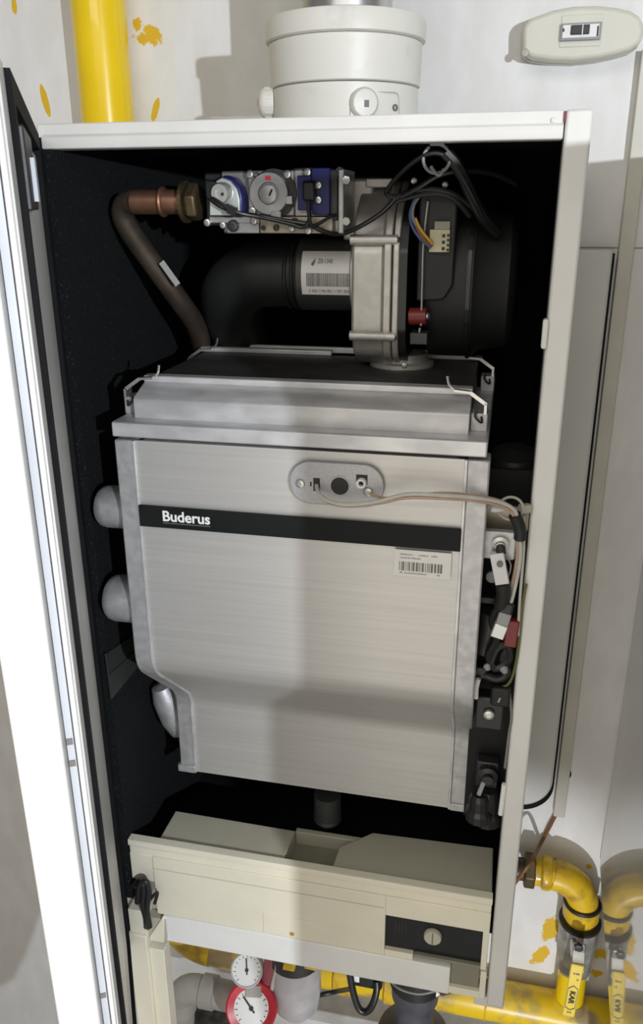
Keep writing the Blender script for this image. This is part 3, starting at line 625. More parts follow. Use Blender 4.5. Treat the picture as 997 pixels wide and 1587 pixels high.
obj('retaining_wire', MB().tube(W((784, 862, -.02), (792, 875, -.02), (788, 893, -.02), (780, 898, -.022)), .0009, 6, 4), 'wire_grey', ts)
c = P(763, 893, Y=.010); tag(obj('round_bolt', MB().lathe([(.0062, 0), (.0062, .003), (.003, .0042), (0, .0042)], c, (0, -1, 0), 18), 'clip_grey', sm=True), 'small round grey bolt left of the white sensor plug', 'bolt')
bc2 = thing('wire_connector', 'grey and cream in-line wire connector hanging at right of the block', 'connector', P(776, 970, Y=-.012))
a, b = P(788, 932, Y=-.013), P(783, 950, Y=-.013); obj('connector_boot', MB().bar(a, b, .013, .011, Y_), 'black_plastic', bc2, .002)
a, b = P(784, 948, Y=-.014), P(778, 966, Y=-.014); obj('connector_socket', MB().bar(a, b, .0125, .010, Y_), 'clip_grey', bc2, .001)
a, b = P(778, 966, Y=-.014), P(770, 986, Y=-.014); obj('connector_plug', MB().bar(a, b, .0135, .010, Y_), 'zinc_plate', bc2, .001)
a, b = P(796, 960, Y=-.006), P(790, 1000, Y=-.006); tag(obj('red_connector', MB().bar(a, b, .013, .010, Y_), 'red_plastic', None, .0015), 'dark red wire connector beside the right rail', 'connector')
for k, (pts, mt_, lab) in enumerate((
    (((812, 800, -.01), (812, 850, -.010), (806, 930, -.008), (803, 985, -.006)), 'wire_white', 'pale wire running down beside the right rail'),
    (((816, 905, -.006), (810, 940, -.006), (804, 1000, -.004), (797, 1040, .0), (786, 1062, .0), (765, 1064, .004)), 'wire_green', 'olive wire curving down to the lower black terminal'),
    (((790, 1075, .0), (793, 1110, .0), (789, 1140, .002), (783, 1190, .004)), 'wire_grey', 'dark grey wire running down beside the lower black terminal'))):
    wire('sensor_wire', W(*pts), .0015, mt_, lab)
# black coiled leads, terminals and drain parts
wire('coiled_lead', W((776, 938, -.010), (764, 960, -.008), (770, 990, -.008), (758, 1015, -.006), (768, 1035, -.006), (788, 1022, -.004), (786, 1000, -.004), (770, 1005, -.006), (760, 1030, -.006)), .0045, 'black_plastic', 'tangled black leads below the in-line wire connector')
wire('coiled_lead', W((790, 1000, -.002), (780, 1020, -.004), (786, 1042, -.002), (772, 1052, -.002), (752, 1046, .0)), .0042, 'hose_black', 'black lead curling above the lower terminal')
tb = thing('terminal_block', 'black terminal with slotted metal screw at lower right of the block', 'terminal', P(758, 1115, Y=.01))
a, b = P(738, 1070, Y=0.012), P(780, 1125, Y=.012); obj('terminal_body', MB().box(a.x, b.x, 0, .02, b.z, a.z), 'black_plastic', tb, .003)
a, b = P(762, 1060, Y=0.002), P(790, 1092, Y=.002); obj('terminal_cap', MB().box(a.x, b.x, -.006, .01, b.z, a.z), 'motor_plastic', tb, .003)
c = P(758, 1106, Y=-.001); screw(tb, c, (0, -1, 0), .0062, 'bright', kind='pan')
c = P(774, 1085, Y=-.007); obj('terminal_mark', MB().obox(c, (.3, 0, 1), Y_, (1, 0, -.3), .006, .0006, .002), 'clip_grey', tb)
a, b = P(732, 1028, Y=.008), P(756, 1048, Y=.008); tag(obj('relay_box', MB().box(a.x, b.x, .0, .02, b.z, a.z), 'black_plastic', None, .002), 'small black box beside the right flange above the white strip', 'box')
a, b = P(742, 1052, Y=-.004), P(738, 1082, Y=-.004); tag(obj('white_strip', MB().tube([a, a.lerp(b, .5)+V(-.001, 0, 0), b], .0026, 8, 3), 'gauge_face', sm=True), 'narrow white plastic strip beside the lower right flange', 'strip')
for px, py, s, lab in ((755, 1033, .004, 'left one of two bright metal tips among the black leads'), (781, 1037, .0045, 'right one of two bright metal tips among the black leads')):
    c = P(px, py, Y=-.010); tag(obj('metal_tip', MB().lathe([(0, -s), (s*.8, -s*.5), (s, 0), (s*.6, s), (0, s*1.2)], c, (.5, -1, -.5), 10), 'clip_grey', sm=True), lab, 'terminal')
dv = thing('drain_valve', 'black drain cock with ribbed knob at the lower right corner of the block', 'valve', P(752, 1250, Y=.03))
c = P(757, 1197, Y=.04); obj('valve_bracket', MB().box(P(738, 1200, Y=.04).x, P(773, 1200, Y=.04).x, .04, .055, P(755, 1222, Y=.04).z, P(755, 1182, Y=.04).z), 'dark_metal', dv, .002)
obj('valve_nut', MB().lathe([(.011, 0), (.011, .008), (.006, .010), (.006, .016)], c, (0, -1, 0), 18), 'dark_metal', dv, sm=True)
obj('valve_lever', MB().bar(P(750, 1212, Y=.024), P(742, 1232, Y=.022), .005, .004, Y_), 'clip_grey', dv, .001)
a, b = P(744, 1230, Y=.03), P(742, 1272, Y=.03); obj('valve_knob', MB().lathe([(.009, 0), (.012, .006), (.012, .02), (.016, .024), (.016, .034), (.010, .038)], a, b-a, 14), 'black_plastic', dv)
a, b = P(757, 1222, Y=.04), P(756, 1275, Y=.04); obj('valve_stem', MB().lathe([(.012, 0), (.015, .01), (.015, .03), (.018, .034), (.018, .045)], a, b-a, 14), 'black_plastic', dv)
a, b = P(782, 1215, Y=.0), P(776, 1262, Y=.0); tag(obj('white_sleeve', MB().tube([a, a.lerp(b, .5), b], .0028, 8, 3), 'gauge_face', sm=True), 'white plastic sleeve beside the right rail near the drain cock', 'sleeve')
# gas hose beneath the block
ch = thing('condensate_hose', 'grey ribbed plastic drain spout hanging under the block centre', 'pipe', P(508, 1280, Y=.1))
c = P(508, 1258, Y=.10); obj('spout_body', MB().lathe([(.018, -.03), (.018, 0), (.019, .003), (.017, .006), (.019, .010), (.016, .015), (.010, .022), (.005, .023)], c, (0, 0, -1), 22), 'tube_grey', ch, sm=True)

# ------------------------------------------------------------------ control panel
cpn = thing('control_panel', 'cream plastic control panel with dark window across the casing bottom', 'control panel', (0, .04, -1.0))
zt = -.840
def fz(px, py, y=0): return P(px, py, Y=y)
obj('panel_top_lip', MB().prism([(0, zt-.009), (0, zt-.001), (.001, zt), (.012, zt), (.012, zt-.012), (.004, zt-.012)], -.2385, .2255, 0), 'cream', cpn, .0008)
obj('panel_step', MB().box(-.2375, .2250, .002, .012, zt-.022, zt-.0115), 'cream', cpn, .0008)
xl = fz(597, 1440).x; xr = fz(747, 1470).x; zw1 = -.8915; zw0 = -.9475
zb_ = -.957
obj('panel_front', MB().box(-.2060, xl, -.0005, .012, zb_, zt-.0215), 'cream', cpn, .0010)
obj('panel_front', MB().box(-.2380, -.2055, .001, .012, -.905, zt-.0215), 'cream', cpn, .0010)
obj('panel_front', MB().box(xl, .2250, -.0005, .012, zw1, zt-.0215), 'cream', cpn, .0010)
obj('panel_post', MB().box(xr, .2250, -.0005, .012, -.952, zw1), 'cream', cpn, .0010)
obj('panel_post', MB().box(xr+.001, .2260, -.0015, .010, -.999, -.9545), 'cream', cpn, .0010)
obj('panel_sill', MB().box(xl, .135, -.0005, .012, zb_, zw0), 'cream', cpn, .0008)
p = fz(408, 1420); obj('panel_inlay', MB().box(p.x, xl-.004, -.0014, 0, zb_+.002, -.9225), 'cream', cpn, .0004)
p = fz(215, 1360); obj('panel_groove', MB().box(-.205, xl-.002, -.0009, 0, -.8805, -.8797), 'cream_box', cpn)
win = obj('display_window', MB().box(xl, xr, .006, .014, zw0-.004, zw1), 'display_black', cpn, label='black recessed control window')
obj('window_ledge', MB().box(fz(642, 1480).x, xr, .001, .012, -.9515, zw0-.0005), 'olive_box', cpn, .0005)
c = fz(671, 1452, .004); kn = obj('control_knob', MB().lathe([(.0108, 0), (.0108, .005), (.0098, .0062), (0, .0062)], (c.x, .006, c.z+.001), (0, -1, 0), 32), 'cream_box', cpn, sm=True, label='round slotted knob')
obj('knob_slot', MB().box(c.x-.0007, c.x+.0007, -.0006, .0002, c.z-.0085, c.z+.010), 'print_grey', kn)
for i in range(4): obj('window_print', MB().box(xl+.012+.0042*i, xl+.0128+.0042*i, .0057, .0061, -.926+.002*i, -.905), 'tube_grey', win)
obj('side_cover', MB().prism([(fz(700, 1493).x, -.953), (xr, -.952), (xr, -.989), (fz(700, 1493).x-.001, -.989)], .004, .03, 1), 'olive_box', cpn, .0008)
obj('side_cover_lip', MB().box(fz(695, 1530).x, xr+.003, -.0015, .010, -.999, -.988), 'cream', cpn, .0008)
p = fz(453, 1446); obj('panel_stain', MB().cyl((p.x, -.0016, p.z), (p.x, -.0010, p.z), .0032, 14), 'wire_amber', cpn)
# electronics boxes behind the panel
zx = zt-.006
a, b, c, d = P(272, 1256, Z=zx), P(462, 1288, Z=zx), P(437, 1337, Z=zx), P(245, 1303, Z=zx)
m = MB().hexa([(d.x, .0125, -.93), (c.x, .0125, -.93), (b.x-.003, b.y, -.93), (a.x, a.y, -.93), (d.x, .0125, zx), (c.x, .0125, zx), (b.x-.003, b.y, zx), (a.x, a.y, zx)])
obj('electronics_box', m, 'cream_box', cpn, .0015)
e0, e1, e2, e3, e4 = P(515, 1345, Z=zx), P(540, 1315, Z=zx), P(578, 1290, Z=zx), P(767, 1314, Z=zx), P(762, 1390, Z=zx)
obj('electronics_box', MB().prism([(e0.x, .0125), (e1.x-.012, e1.y), (e2.x, e2.y), (.2245, e3.y), (.2245, .0125)], -.93, zx, 2), 'cream_box', cpn, .0015)
obj('trough', MB().box(c.x, e0.x, .0125, .075, -.90, -.868), 'olive_box', cpn)
obj('trough_back', MB().box(b.x-.004, e2.x-.01, .070, .078, -.90, zx-.003), 'cream_box', cpn, .001)
# left vertical cable duct below the panel
obj('duct_upper', MB().box(-.2435, P(226, 1420, Y=-.008).x, -.010, .012, P(215, 1446, Y=-.01).z, P(215, 1412, Y=-.01).z), 'cream', cpn, .001)
xd = P(228, 1460, Y=-.012).x
obj('cable_duct', MB().box(-.2450, xd, -.014, .012, -1.30, P(215, 1450, Y=-.014).z), 'cream', cpn, .001)
obj('duct_shelf', MB().box(xd, P(260, 1440, Y=.0).x, -.004, .012, P(245, 1450, Y=0).z, P(245, 1420, Y=0).z), 'cream_box', cpn, .0008)
a = P(246, 1468, Y=-.004)
obj('duct_side', MB().box(xd, a.x+.009, -.008, .012, -1.30, a.z), 'cream', cpn, .001)
obj('duct_wedge', MB().prism([(xd+.002, P(240, 1452, Y=-.006).z), (a.x+.010, P(262, 1425, Y=-.006).z), (a.x+.012, P(262, 1425, Y=-.006).z-.004), (a.x+.009, a.z+.012), (xd+.002, a.z+.012)], -.006, .002, 1), 'cream', cpn, .0006)
wire('panel_cable', W((208, 1372, -.004), (217, 1366, -.010), (224, 1375, -.012), (222, 1400, -.012), (227, 1425, -.010), (226, 1440, -.004)), .0042, 'black_plastic', 'thick black cable bent over the left end of the cream panel', seg=10)
wire('panel_cable', W((213, 1398, -.006), (216, 1372, -.014), (226, 1366, -.016), (231, 1380, -.014), (228, 1410, -.012), (232, 1436, -.006)), .0038, 'black_plastic', 'second black cable loop at the left end of the cream panel', seg=10)
wire('panel_cable', W((228, 1400, -.012), (238, 1388, -.012), (244, 1384, -.010), (240, 1400, -.008)), .0022, 'hose_black', 'small black hook of wire right of the panel cables')

# ------------------------------------------------------------------ flue
fa = thing('flue_adapter', 'white round flue adapter with test caps on top of the casing', 'flue', (.005, .2, 0))
fc = (.0045, .2)
obj('adapter_base', MB().lathe([(.0785, 0), (.0785, .042), (.0775, .0425)], (*fc, .0), Z_, 64), 'flue_white', fa, sm=True)
obj('adapter_body', MB().lathe([(.0785, .0435), (.0800, .0445), (.0815, .084), (.0805, .085)], (*fc, 0), Z_, 64), 'flue_white', fa, sm=True)
obj('adapter_rim', MB().lathe([(.0815, .0855), (.0845, .087), (.0850, .102), (.0835, .1065), (.078, .108), (.05, .108)], (*fc, 0), Z_, 64), 'flue_white', fa, sm=True)
def onf(px, py, r=.0785):   # point on the adapter's front wall under a pixel
    v = cf+cr*((px-498.5)/FPX)+cu*((793.5-py)/FPX); ox, oy = CAM.x-fc[0], CAM.y-fc[1]
    A = v.x**2+v.y**2; B = 2*(ox*v.x+oy*v.y); C_ = ox*ox+oy*oy-r*r; t = (-B-math.sqrt(max(B*B-4*A*C_, 0)))/(2*A); return CAM+v*t
def nrm(p): return V(p.x-fc[0], p.y-fc[1], 0).normalized()
q = onf(564, 160); n = nrm(q)
cpf = obj('test_cap', MB().lathe([(.0145, -.003), (.0145, .003), (.012, .0065), (.005, .0075), (0, .0075)], q, n, 28), 'flue_white', fa, sm=True, label='round front test cap')
tx = V(-n.y, n.x, 0)
obj('cap_slot', MB().obox(q+n*.0075+V(0, 0, -.001)+tx*.001, tx, n, Z_, .0048, .001, .0064), 'print_grey', cpf)
q = onf(612, 167); n = nrm(q); obj('port_screw', MB().lathe([(.0016, 0), (.0034, 0), (.0034, .0014), (.0016, .0014)], q, n, 16), 'print_grey', fa)
# rounded inset outline around the caps
m = MB(); pts = [onf(a_, b_, .0790) for a_, b_ in ((543, 178), (544, 152), (548, 144), (556, 142), (600, 143), (613, 144), (618, 150), (619, 178))]
m.tube(pts, .0006, 6, 3); obj('inset_line', m, 'clip_cream', fa)
q = V(fc[0]-.074, fc[1]-.022, P(424, 160, Y=.18).z); n = V(-1, -.25, 0).normalized()
cpl = obj('test_cap', MB().lathe([(.0150, 0), (.0150, .010), (.0135, .0135), (.0085, .0165), (.005, .017), (0, .017)], q, n, 26), 'flue_white', fa, sm=True, label='round test cap at the left')
for i in range(13):
    t = 2*math.pi*i/13; u_ = n.orthogonal().normalized(); w_ = n.cross(u_); d = u_*math.cos(t)+w_*math.sin(t)
    obj('cap_rib', MB().obox(q+n*.005+d*.0150, n, d, n.cross(d), .009, .0012, .0014), 'flue_white', cpl)
obj('cap_slot', MB().obox(q+n*.0172, Z_, n, Z_.cross(n), .007, .0008, .0022), 'print_grey', cpl)
fp = thing('flue_pipe', 'stainless steel flue pipe rising out of the white adapter', 'flue', (fc[0]+.001, .2, .108))
x0, x1 = P(468, 15, Y=.2).x, P(609, 15, Y=.2).x; rf = (x1-x0)/2*.985; fcx = (x0+x1)/2
obj('pipe_shell', MB().lathe([(rf, .085), (rf, .62), (rf-.001, .62), (rf-.001, .085)], (fcx, .2, 0), Z_, 48), 'stainless', fp, sm=True)
obj('pipe_seam', MB().box(fcx-.0012, fcx+.0012, .2-rf-.0006, .2-rf+.001, .109, .62), 'stainless', fp)

# ------------------------------------------------------------------ yellow gas pipework
rp = .0365; YP = YW-.045
xr_ = P(160, 100, Y=YP).x
zh = -1.482
yp = thing('gas_pipe', 'thick yellow gas riser beside the flue, bending into the run along the wall below', 'pipe', (xr_, YP, -1.52))
RB = .075; bend = [(xr_+RB-RB*math.cos(t), YP, zh+RB-RB*math.sin(t)) for t in [math.radians(9*k) for k in range(11)]]
obj('riser', MB().tube([(xr_, YP, .8), (xr_, YP, zh+RB)], rp, 36, 1), 'yellow_paint', yp, sm=True)
obj('pipe_bend', MB().tube(bend, rp*1.03, 32, 1), 'yellow_worn', yp, sm=True)
obj('wall_run', MB().tube([(xr_+RB, YP, zh), (.9, YP, zh)], rp, 32, 1), 'yellow_dirty', yp, sm=True)
for x in (P(535, 1530, Y=YP).x, P(612, 1540, Y=YP).x): obj('pipe_collar', MB().lathe([(rp, -.02), (rp*1.14, -.016), (rp*1.14, .016), (rp, .02)], (x, YP, zh), X_, 30), 'yellow_worn', yp, sm=True)
c = P(880, 1545, Y=YP); xb = P(889, 1500, Y=YP).x
obj('weld_seam', MB().torus((P(752, 1560, Y=YP).x, YP, zh), X_, rp, .002, 30, 6), 'yellow_worn', yp, sm=True)
zv0, zv1 = P(884, 1500, Y=YP).z, P(892, 1425, Y=YP).z
rb = RP(25, P(889, 1500, Y=YP))
obj('branch', MB().tube([(xb, YP, zh), (xb, YP, zv0+.02)], rb*.86, 28, 1), 'yellow_paint', yp, sm=True)
obj('branch_weld', MB().lathe([(rb*1.15, 0), (rb*.9, .012)], (xb, YP, zh+rp*.8), Z_, 28), 'yellow_dirty', yp, sm=True)
bv = thing('ball_valve', 'grey ball valve with yellow lever handle on the gas branch', 'valve', (xb, YP, zv0))
obj('valve_body', MB().lathe([(rb*.95, 0), (rb*1.05, .004), (rb*1.05, .016), (rb*.98, .02), (rb*1.12, .034), (rb*1.18, .048), (rb*1.2, .062), (rb*1.2, zv1-zv0-.004), (rb*1.12, zv1-zv0), (rb*.95, zv1-zv0)], (xb, YP, zv0), Z_, 8), 'valve_grey', bv, .004)
obj('valve_ring', MB().lathe([(rb*1.0, 0), (rb*1.24, .001), (rb*1.24, .007), (rb*1.0, .008)], (xb, YP, zv1-.004), Z_, 30), 'dark_metal', bv, sm=True)
hs = P(893, 1456, Y=YP-rb*1.2); obj('valve_spindle', MB().cyl((hs.x, YP-rb, hs.z-.01), (hs.x, YP-rb*1.2-.03, hs.z-.01), .009, 16), 'bright', bv, sm=True)
yh = YP-rb*1.2-.024
h0, h1 = P(897, 1464, Y=yh), P(897, 1480, Y=yh)
wdh = RP(19, h0)
hd = obj('handle', MB().hexa([tuple(v) for v in (lambda a, b, w1, w2: [(a.x-w1, a.y, a.z), (a.x+w1, a.y, a.z), (a.x+w1, a.y+.004, a.z), (a.x-w1, a.y+.004, a.z), (b.x-w2, b.y, b.z), (b.x+w2, b.y, b.z), (b.x+w2, b.y+.004, b.z), (b.x-w2, b.y+.004, b.z)])(P(896, 1496, Y=yh-.022), P(881, 1576, Y=yh-.040), wdh*.52, wdh*.50)]), 'yellow_handle', bv, .003, label='yellow lever sleeve with black print')
obj('handle_root', MB().obox(P(898, 1470, Y=yh-.004), X_, Y_, (0, -.1, 1), wdh, .005, .024), 'bright', bv, .002)
ks = P(897, 1487, Y=yh-.012); obj('handle_crank', MB().hexa([(ks.x-wdh*.5, yh-.004, ks.z+.012), (ks.x+wdh*.5, yh-.004, ks.z+.012), (ks.x+wdh*.5, yh+.000, ks.z+.012), (ks.x-wdh*.5, yh+.000, ks.z+.012), (ks.x-wdh*.5, yh-.024, ks.z-.016), (ks.x+wdh*.5, yh-.024, ks.z-.016), (ks.x+wdh*.5, yh-.020, ks.z-.016), (ks.x-wdh*.5, yh-.020, ks.z-.016)]), 'bright', bv, .001)
c = P(897, 1466, Y=yh-.007); obj('handle_nut', MB().lathe([(.0075, 0), (.0075, .006), (.004, .007)], c, (0, -1, 0), 6), 'dark_metal', bv)
# print on the handle: runs down the lever
ha, hb = P(896, 1496, Y=yh-.0225), P(881, 1576, Y=yh-.0405); hdir = (hb-ha).normalized()
hn = hdir.cross(X_).normalized()
if hn.y > 0: hn = -hn
def HP_(t, s): return ha.lerp(hb, t)+X_*s+hn*.0004
text('handle_print', 'KAR', .0125, HP_(.50, -.0040), hdir, hdir.cross(hn)*-1 if (hdir.cross(hn)*-1).x > 0 else hdir.cross(hn), 'print_dark', hd, bold=.0003)
m = MB()
for a_, b_ in (((.46, -.0082), (.82, -.0082)), ((.46, .0075), (.82, .0075)), ((.82, -.0082), (.86, 0)), ((.86, 0), (.82, .0075)), ((.46, -.0082), (.40, 0)), ((.40, 0), (.46, .0075))): m.bar(HP_(*a_), HP_(*b_), .0009, .0005, hn)
obj('print_border', m, 'print_grey', hd)
m = MB()
for t, s in ((.17, -.003), (.17, .001), (.17, .004), (.28, .004), (.91, -.002), (.91, .002)): m.obox(HP_(t, s), hdir, X_, hn, .0022, .0026, .0005)
obj('small_print', m, 'print_grey', hd)

ge = thing('gas_elbow', 'worn yellow pipe elbow above the grey ball valve', 'pipe', (xb, YP, zv1))
ze = P(830, 1350, Y=YP).z; Rb = .056
arc = [(xb, YP, zv1-.002), (xb, YP, ze-Rb)]+[(xb-Rb+Rb*math.cos(t), YP, ze-Rb+Rb*math.sin(t)) for t in [math.radians(10*k) for k in range(1, 10)]]
xe = P(862, 1350, Y=YP).x
obj('elbow', MB().tube(arc+[(xe, YP, ze)], rb*.93, 28, 1), 'yellow_worn', ge, sm=True)
obj('elbow_collar', MB().lathe([(rb*.8, -.003), (rb*1.06, 0), (rb*1.06, .024), (rb*1.0, .026)], (xb, YP, P(890, 1402, Y=YP).z-.02), Z_, 28), 'yellow_worn', ge, sm=True)
obj('elbow_ring', MB().torus((xb, YP, P(890, 1402, Y=YP).z+.008), Z_, rb*1.0, .0035, 30, 8), 'dark_metal', ge, sm=True)
x0 = P(814, 1345, Y=YP).x
obj('union_body', MB().lathe([(rb*.8, 0), (rb*.8, .014), (rb*.98, .018), (rb*1.02, .024), (rb*.98, .030), (rb*.82, .034), (rb*.84, xe-x0+.004)], (x0+.012, YP, ze), X_, 26), 'yellow_worn', ge, sm=True)
obj('union_nut', MB().lathe([(rb*.82, 0), (rb*1.02, .002), (rb*1.02, .018), (rb*.82, .020)], (x0-.002, YP, ze), X_, 6), 'brass', ge, .0015)
obj('supply_pipe', MB().tube([(x0, YP, ze), (x0-.25, YP, ze)], rb*.66, 22, 1), 'copper_dull', ge, sm=True)

# ------------------------------------------------------------------ breaker box, trunking, cable
bx = thing('breaker_box', 'cream surface-mounted breaker enclosure with one switch at the upper right', 'switch', P(900, 55, Y=YW))
yb = YW-.045
ol = [(811, 42), (820, 29), (858, 15), (890, 9), (925, 8), (955, 11), (978, 16), (994, 26), (1000, 45), (994, 66), (978, 77), (955, 84), (925, 90), (890, 94), (855, 93), (825, 89), (810, 80)]
base = [(P(x, y, Y=yb).x, P(x, y, Y=yb).z) for x, y in ol]
obj('enclosure', MB().prism(base, yb, yb+.030, 1), 'switch_cream', bx, .005, seg=3)
obj('back_box', MB().prism([(x*1.0-.002 if x < .25 else x, z) for x, z in base], yb+.030, YW-.0005, 1), 'switch_cream', bx, .001)
def bbx(x0, x1, y0, y1, a, b):
    p, q = P(x0, y1, Y=yb), P(x1, y0, Y=yb); return MB().box(p.x, q.x, yb+a, yb+b, p.z, q.z)
obj('window_frame', bbx(867, 936, 21, 74, -.0012, .004), 'switch_cream', bx, .0006)
brk = obj('breaker', bbx(868, 933, 35, 65, -.006, .002), 'clip_grey', bx, .0008)
obj('breaker_face', bbx(871, 929, 38, 61, -.0072, -.004), 'gauge_face', brk, .0004)
obj('breaker_toggle', bbx(884, 914, 40, 56, -.010, -.006), 'black_plastic', brk, .0008)
obj('toggle_mark', bbx(901, 904, 40, 56, -.0105, -.0098), 'gauge_face', brk)
obj('breaker_mark', bbx(924, 928, 42, 58, -.0078, -.0070), 'print_dark', brk); obj('breaker_mark', bbx(872, 875, 46, 51, -.0078, -.0070), 'print_dark', brk)
c = P(814, 82, Y=yb-.001); screw(bx, c, (0, -1, 0), .0048, 'clip_cream')
tag(obj('cable_conduit', MB().box(P(935, 600, Y=YW-.016).x, P(957, 600, Y=YW-.016).x, YW-.017, YW-.0005, P(860, 1265, Y=YW-.016).z, P(985, 80, Y=YW).z), 'trunk', None, .0012), 'narrow cream cable trunking running down the wall at right', 'trunking')
pt = P(888, 1204, Y=YW-.008); tag(obj('wall_plug', MB().lathe([(.010, 0), (.010, .004), (.004, .007)], (pt.x-.012, YW, pt.z), (0, -1, 0), 14), 'rubber'), 'dark knob half hidden behind the cable trunking', 'knob')
wire('thin_cable', W((862, 1262, YW-.006), (852, 1282, YW-.008), (838, 1308, YW-.012), (824, 1334, YW-.08), (802, 1364, YW-.085), (785, 1385, YW-.06)), .0032, 'wire_brown', 'thin brown cable leaving the trunking end behind the yellow elbow')

# ------------------------------------------------------------------ under the boiler
Yu = .20
def gauge(nm, label, px, py, rpx, y, ring, face, n, needle, red=False):
    c = P(px, py, Y=y); r = RP(rpx, c); n = Vector(n).normalized(); t = thing(nm, label, 'gauge', c+n*-.02)
    up = (Z_-n*Z_.dot(n)).normalized(); rt_ = up.cross(n)
    obj('gauge_case', MB().lathe([(r*.9, -.026), (r, -.02), (r, .004), (r*.93, .006), (r*(.68 if red else .9), .0035), (r*(.68 if red else .9), .002)], c, n, 40), ring, t, sm=True)
    fo = obj('gauge_dial', MB().lathe([(r*(.72 if red else .92), 0), (r*(.72 if red else .92), .0026), (0, .0027)], c, n, 36), face, t)
    R = r*(.72 if red else .92); m = MB()
    for i in range(15):
        a = math.radians(225-270*i/14); d = rt_*math.cos(a)+up*math.sin(a); m.obox(c+n*.003+d*R*.82, d, n, d.cross(n), R*(.16 if i % 2 == 0 else .09), .0004, R*.035)
    obj('dial_marks', m, 'print_dark', fo)
    d = rt_*math.cos(needle)+up*math.sin(needle); obj('needle', MB().obox(c+n*.0038+d*R*.22, d, n, d.cross(n), R*1.0, .0006, R*.09), 'print_dark', fo)
    obj('needle_hub', MB().cyl(c+n*.0028, c+n*.0048, R*.12, 14), 'print_dark', fo)
    return t, c, n, r, up, rt_
t1, c1_, n1_, r1, u1, _ = gauge('pressure_gauge', 'small white round pressure gauge under the casing', 383, 1503, 25, .17, 'gauge_white', 'gauge_face', (.15, -.75, .62), math.radians(95))
obj('gauge_stem', MB().cyl(c1_-n1_*.02, c1_-n1_*.06-u1*.012, .010, 14), 'gauge_white', t1, sm=True)
t2, c2_, n2_, r2, u2, rt2 = gauge('pressure_gauge', 'larger red rimmed pressure gauge in front of the grey pipe', 390, 1562, 40, .15, 'red_gauge', 'gauge_face', (.12, -.78, .60), math.radians(130), True)
obj('gauge_shield', MB().lathe([(r2*1.0, 0), (r2*1.0, .008), (r2*.5, .008), (r2*.5, 0)], c2_-n2_*.006+u2*.002, n2_, 24, math.radians(0), math.radians(180)), 'pvc_grey', t2) if False else None
obj('limit_hand', MB().obox(c2_+n2_*.0052+u2*r2*.60+rt2*r2*.05, rt2, n2_, u2, r2*.62, .003, r2*.42), 'pvc_grey', t2, .001)
obj('gauge_stem', MB().cyl(c2_-n2_*.02, c2_-n2_*.08, .012, 14), 'brass', t2, sm=True)
# grey PVC elbow
gpv = thing('plastic_pipe', 'grey plastic pipe elbow at the lower left below the boiler', 'pipe', P(270, 1587, Y=.22))
ra = RP(22, P(330, 1540, Y=.22)); a, b, c = P(272, 1640, Y=.2), P(296, 1538, Y=.22), P(400, 1553, Y=.24)
ang = fillet([(a.x, a.z), (P(283, 1535, Y=.22).x, P(283, 1528, Y=.22).z), (c.x, P(283, 1530, Y=.22).z)], (.035,), 8)
obj('pipe_elbow', MB().tube([(x, .22, z) for x, z in ang], ra, 24, 1), 'pvc_grey', gpv, sm=True)
for (x, z), d in ((ang[0], Z_), ): pass
q = ang[-2]; obj('pipe_socket', MB().lathe([(ra, 0), (ra*1.14, .002), (ra*1.14, .026), (ra, .028)], (q[0]+.004, .22, q[1]), X_, 24), 'pvc_grey', gpv, sm=True)
q = ang[1]; obj('pipe_socket', MB().lathe([(ra, 0), (ra*1.14, .002), (ra*1.14, .026), (ra, .028)], (q[0]-.002, .22, q[1]-.022), Z_, 24), 'pvc_grey', gpv, sm=True)
# dark lagging behind the pipe
c = P(325, 1590, Y=.30); tag(obj('pipe_lagging', MB().tube([P(285, 1600, Y=.31), P(325, 1580, Y=.31), P(400, 1592, Y=.31)], .035, 16, 4), 'debris', sm=True), 'dark crumbling pipe lagging behind the grey pipe elbow', 'lagging')
# filter bowl
fb = thing('filter_bowl', 'translucent grey filter bowl with yellow clamps under the casing', 'filter', P(458, 1570, Y=.19))
c = P(458, 1480, Y=.20); rbw = RP(41, c); zl = P(458, 1566, Y=.20).z-c.z
obj('bowl', MB().lathe([(rbw, 0), (rbw, zl*.0-.02), (rbw*.97, zl*.55), (rbw*.88, zl*.82), (rbw*.6, zl*.97), (rbw*.25, zl)], c, Z_, 36), 'bowl_plastic', fb, sm=True)
obj('bowl_cap', MB().lathe([(rbw*1.03, 0), (rbw*1.03, .04)], c, Z_, 36), 'dark_metal', fb, sm=True)
obj('sediment', MB().lathe([(rbw*.55, 0), (rbw*.45, -.006), (.001, -.008)], c+V(0, 0, zl*.955), Z_, 24), 'pink_hose', fb)
for px, py in ((449, 1496), (480, 1494)):
    q = P(px, py, Y=.20-rbw-.002); obj('yellow_clamp', MB().obox(q, X_, Y_, (.2 if px < 460 else -.25, 0, 1), .020, .006, .020), 'yellow_worn', fb, .002)
q = P(466, 1486, Y=.20-rbw-.006); obj('clamp_bolt', MB().cyl(q, q+V(0, .02, 0), .012, 8), 'copper_dull', fb)
wire('fill_hose', W((424, 1478, .18), (420, 1500, .18), (416, 1520, .185), (408, 1545, .19)), .013, 'pink_hose', 'dark pink hose between white gauge and filter bowl', 'hose', seg=14)
wire('fill_tube', W((431, 1478, .165), (429, 1500, .165), (424, 1520, .17), (419, 1545, .175)), .0035, 'wire_white', 'thin white tube beside the pink hose', 'hose')
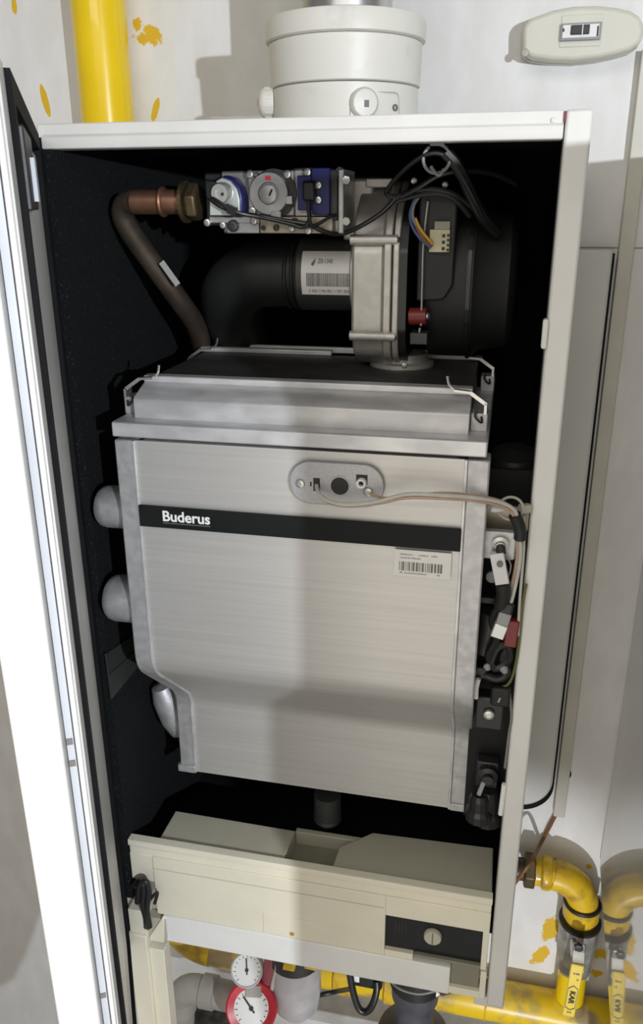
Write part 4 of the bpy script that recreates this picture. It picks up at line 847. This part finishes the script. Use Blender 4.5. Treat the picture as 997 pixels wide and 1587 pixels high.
# black plug adapter with cable
pa = thing('power_plug', 'black plug adapter with hanging cable loop below the casing', 'plug', P(565, 1530, Y=.2))
a, b = P(548, 1500, Y=.2), P(592, 1530, Y=.2); obj('plug_body', MB().box(a.x, b.x, .2, .24, b.z-.01, a.z+.06), 'black_plastic', pa, .004)
q = P(553, 1515, Y=.197); obj('plug_label', MB().box(q.x-.005, q.x+.004, .1985, .2, q.z-.012, q.z+.02), 'gauge_face', pa)
obj('plug_cable', MB().tube(W((541, 1500, .19), (547, 1535, .19), (556, 1562, .19), (568, 1568, .19), (578, 1556, .19), (584, 1535, .195), (584, 1520, .2)), .0058, 10, 5), 'black_plastic', pa, sm=True)
wire('floor_cable', W((480, 1547, .3), (500, 1541, .3), (525, 1536, .3), (548, 1532, .24)), .0042, 'black_plastic', 'black cable running from the filter bowl to the plug adapter')
wire('grey_cable', W((602, 1516, .17), (620, 1532, .16), (650, 1540, .155), (680, 1534, .16), (700, 1528, .17)), .0022, 'wire_grey', 'thin grey cable sagging below the white cross bar')
# pump with flared foot
pu = thing('circulation_pump', 'dark grey pump body with flared foot below the casing', 'pump', P(642, 1600, Y=.2))
c = P(645, 1510, Y=.22); r0 = RP(33, c); z1 = P(645, 1600, Y=.22).z-c.z
obj('pump_neck', MB().lathe([(r0*1.15, .04), (r0*1.15, 0), (r0*1.1, z1*.35), (r0*.9, z1*.42), (r0*.86, z1*.7), (r0*1.0, z1*.85), (r0*1.7, z1*1.0), (r0*1.9, z1*1.2)], c, Z_, 30), 'pump_grey', pu, sm=True)
obj('pump_collar', MB().lathe([(r0*1.25, .03), (r0*1.25, -.012), (r0*1.15, -.014)], c, Z_, 30), 'black_plastic', pu, sm=True)
q = P(675, 1541, Y=.2); obj('pump_screw', MB().cyl(q, q+V(.006, -.002, .012), .0045, 10), 'gauge_face', pu)
q = P(684, 1535, Y=.2); obj('pump_cap', MB().cyl(q, q+V(.014, -.002, .012), .008, 14), 'copper_dull', pu)
# ledge along the wall at the bottom
lz = P(560, 1573, Y=YW-.05).z
tag(obj('wall_ledge', MB().box(P(460, 1560, Y=YW-.05).x-.1, P(640, 1575, Y=YW-.05).x+.3, YW-.06, YW-.0005, lz-.03, lz), 'ledge_grey', None, .003), 'grey stone ledge along the wall at the bottom', 'ledge')
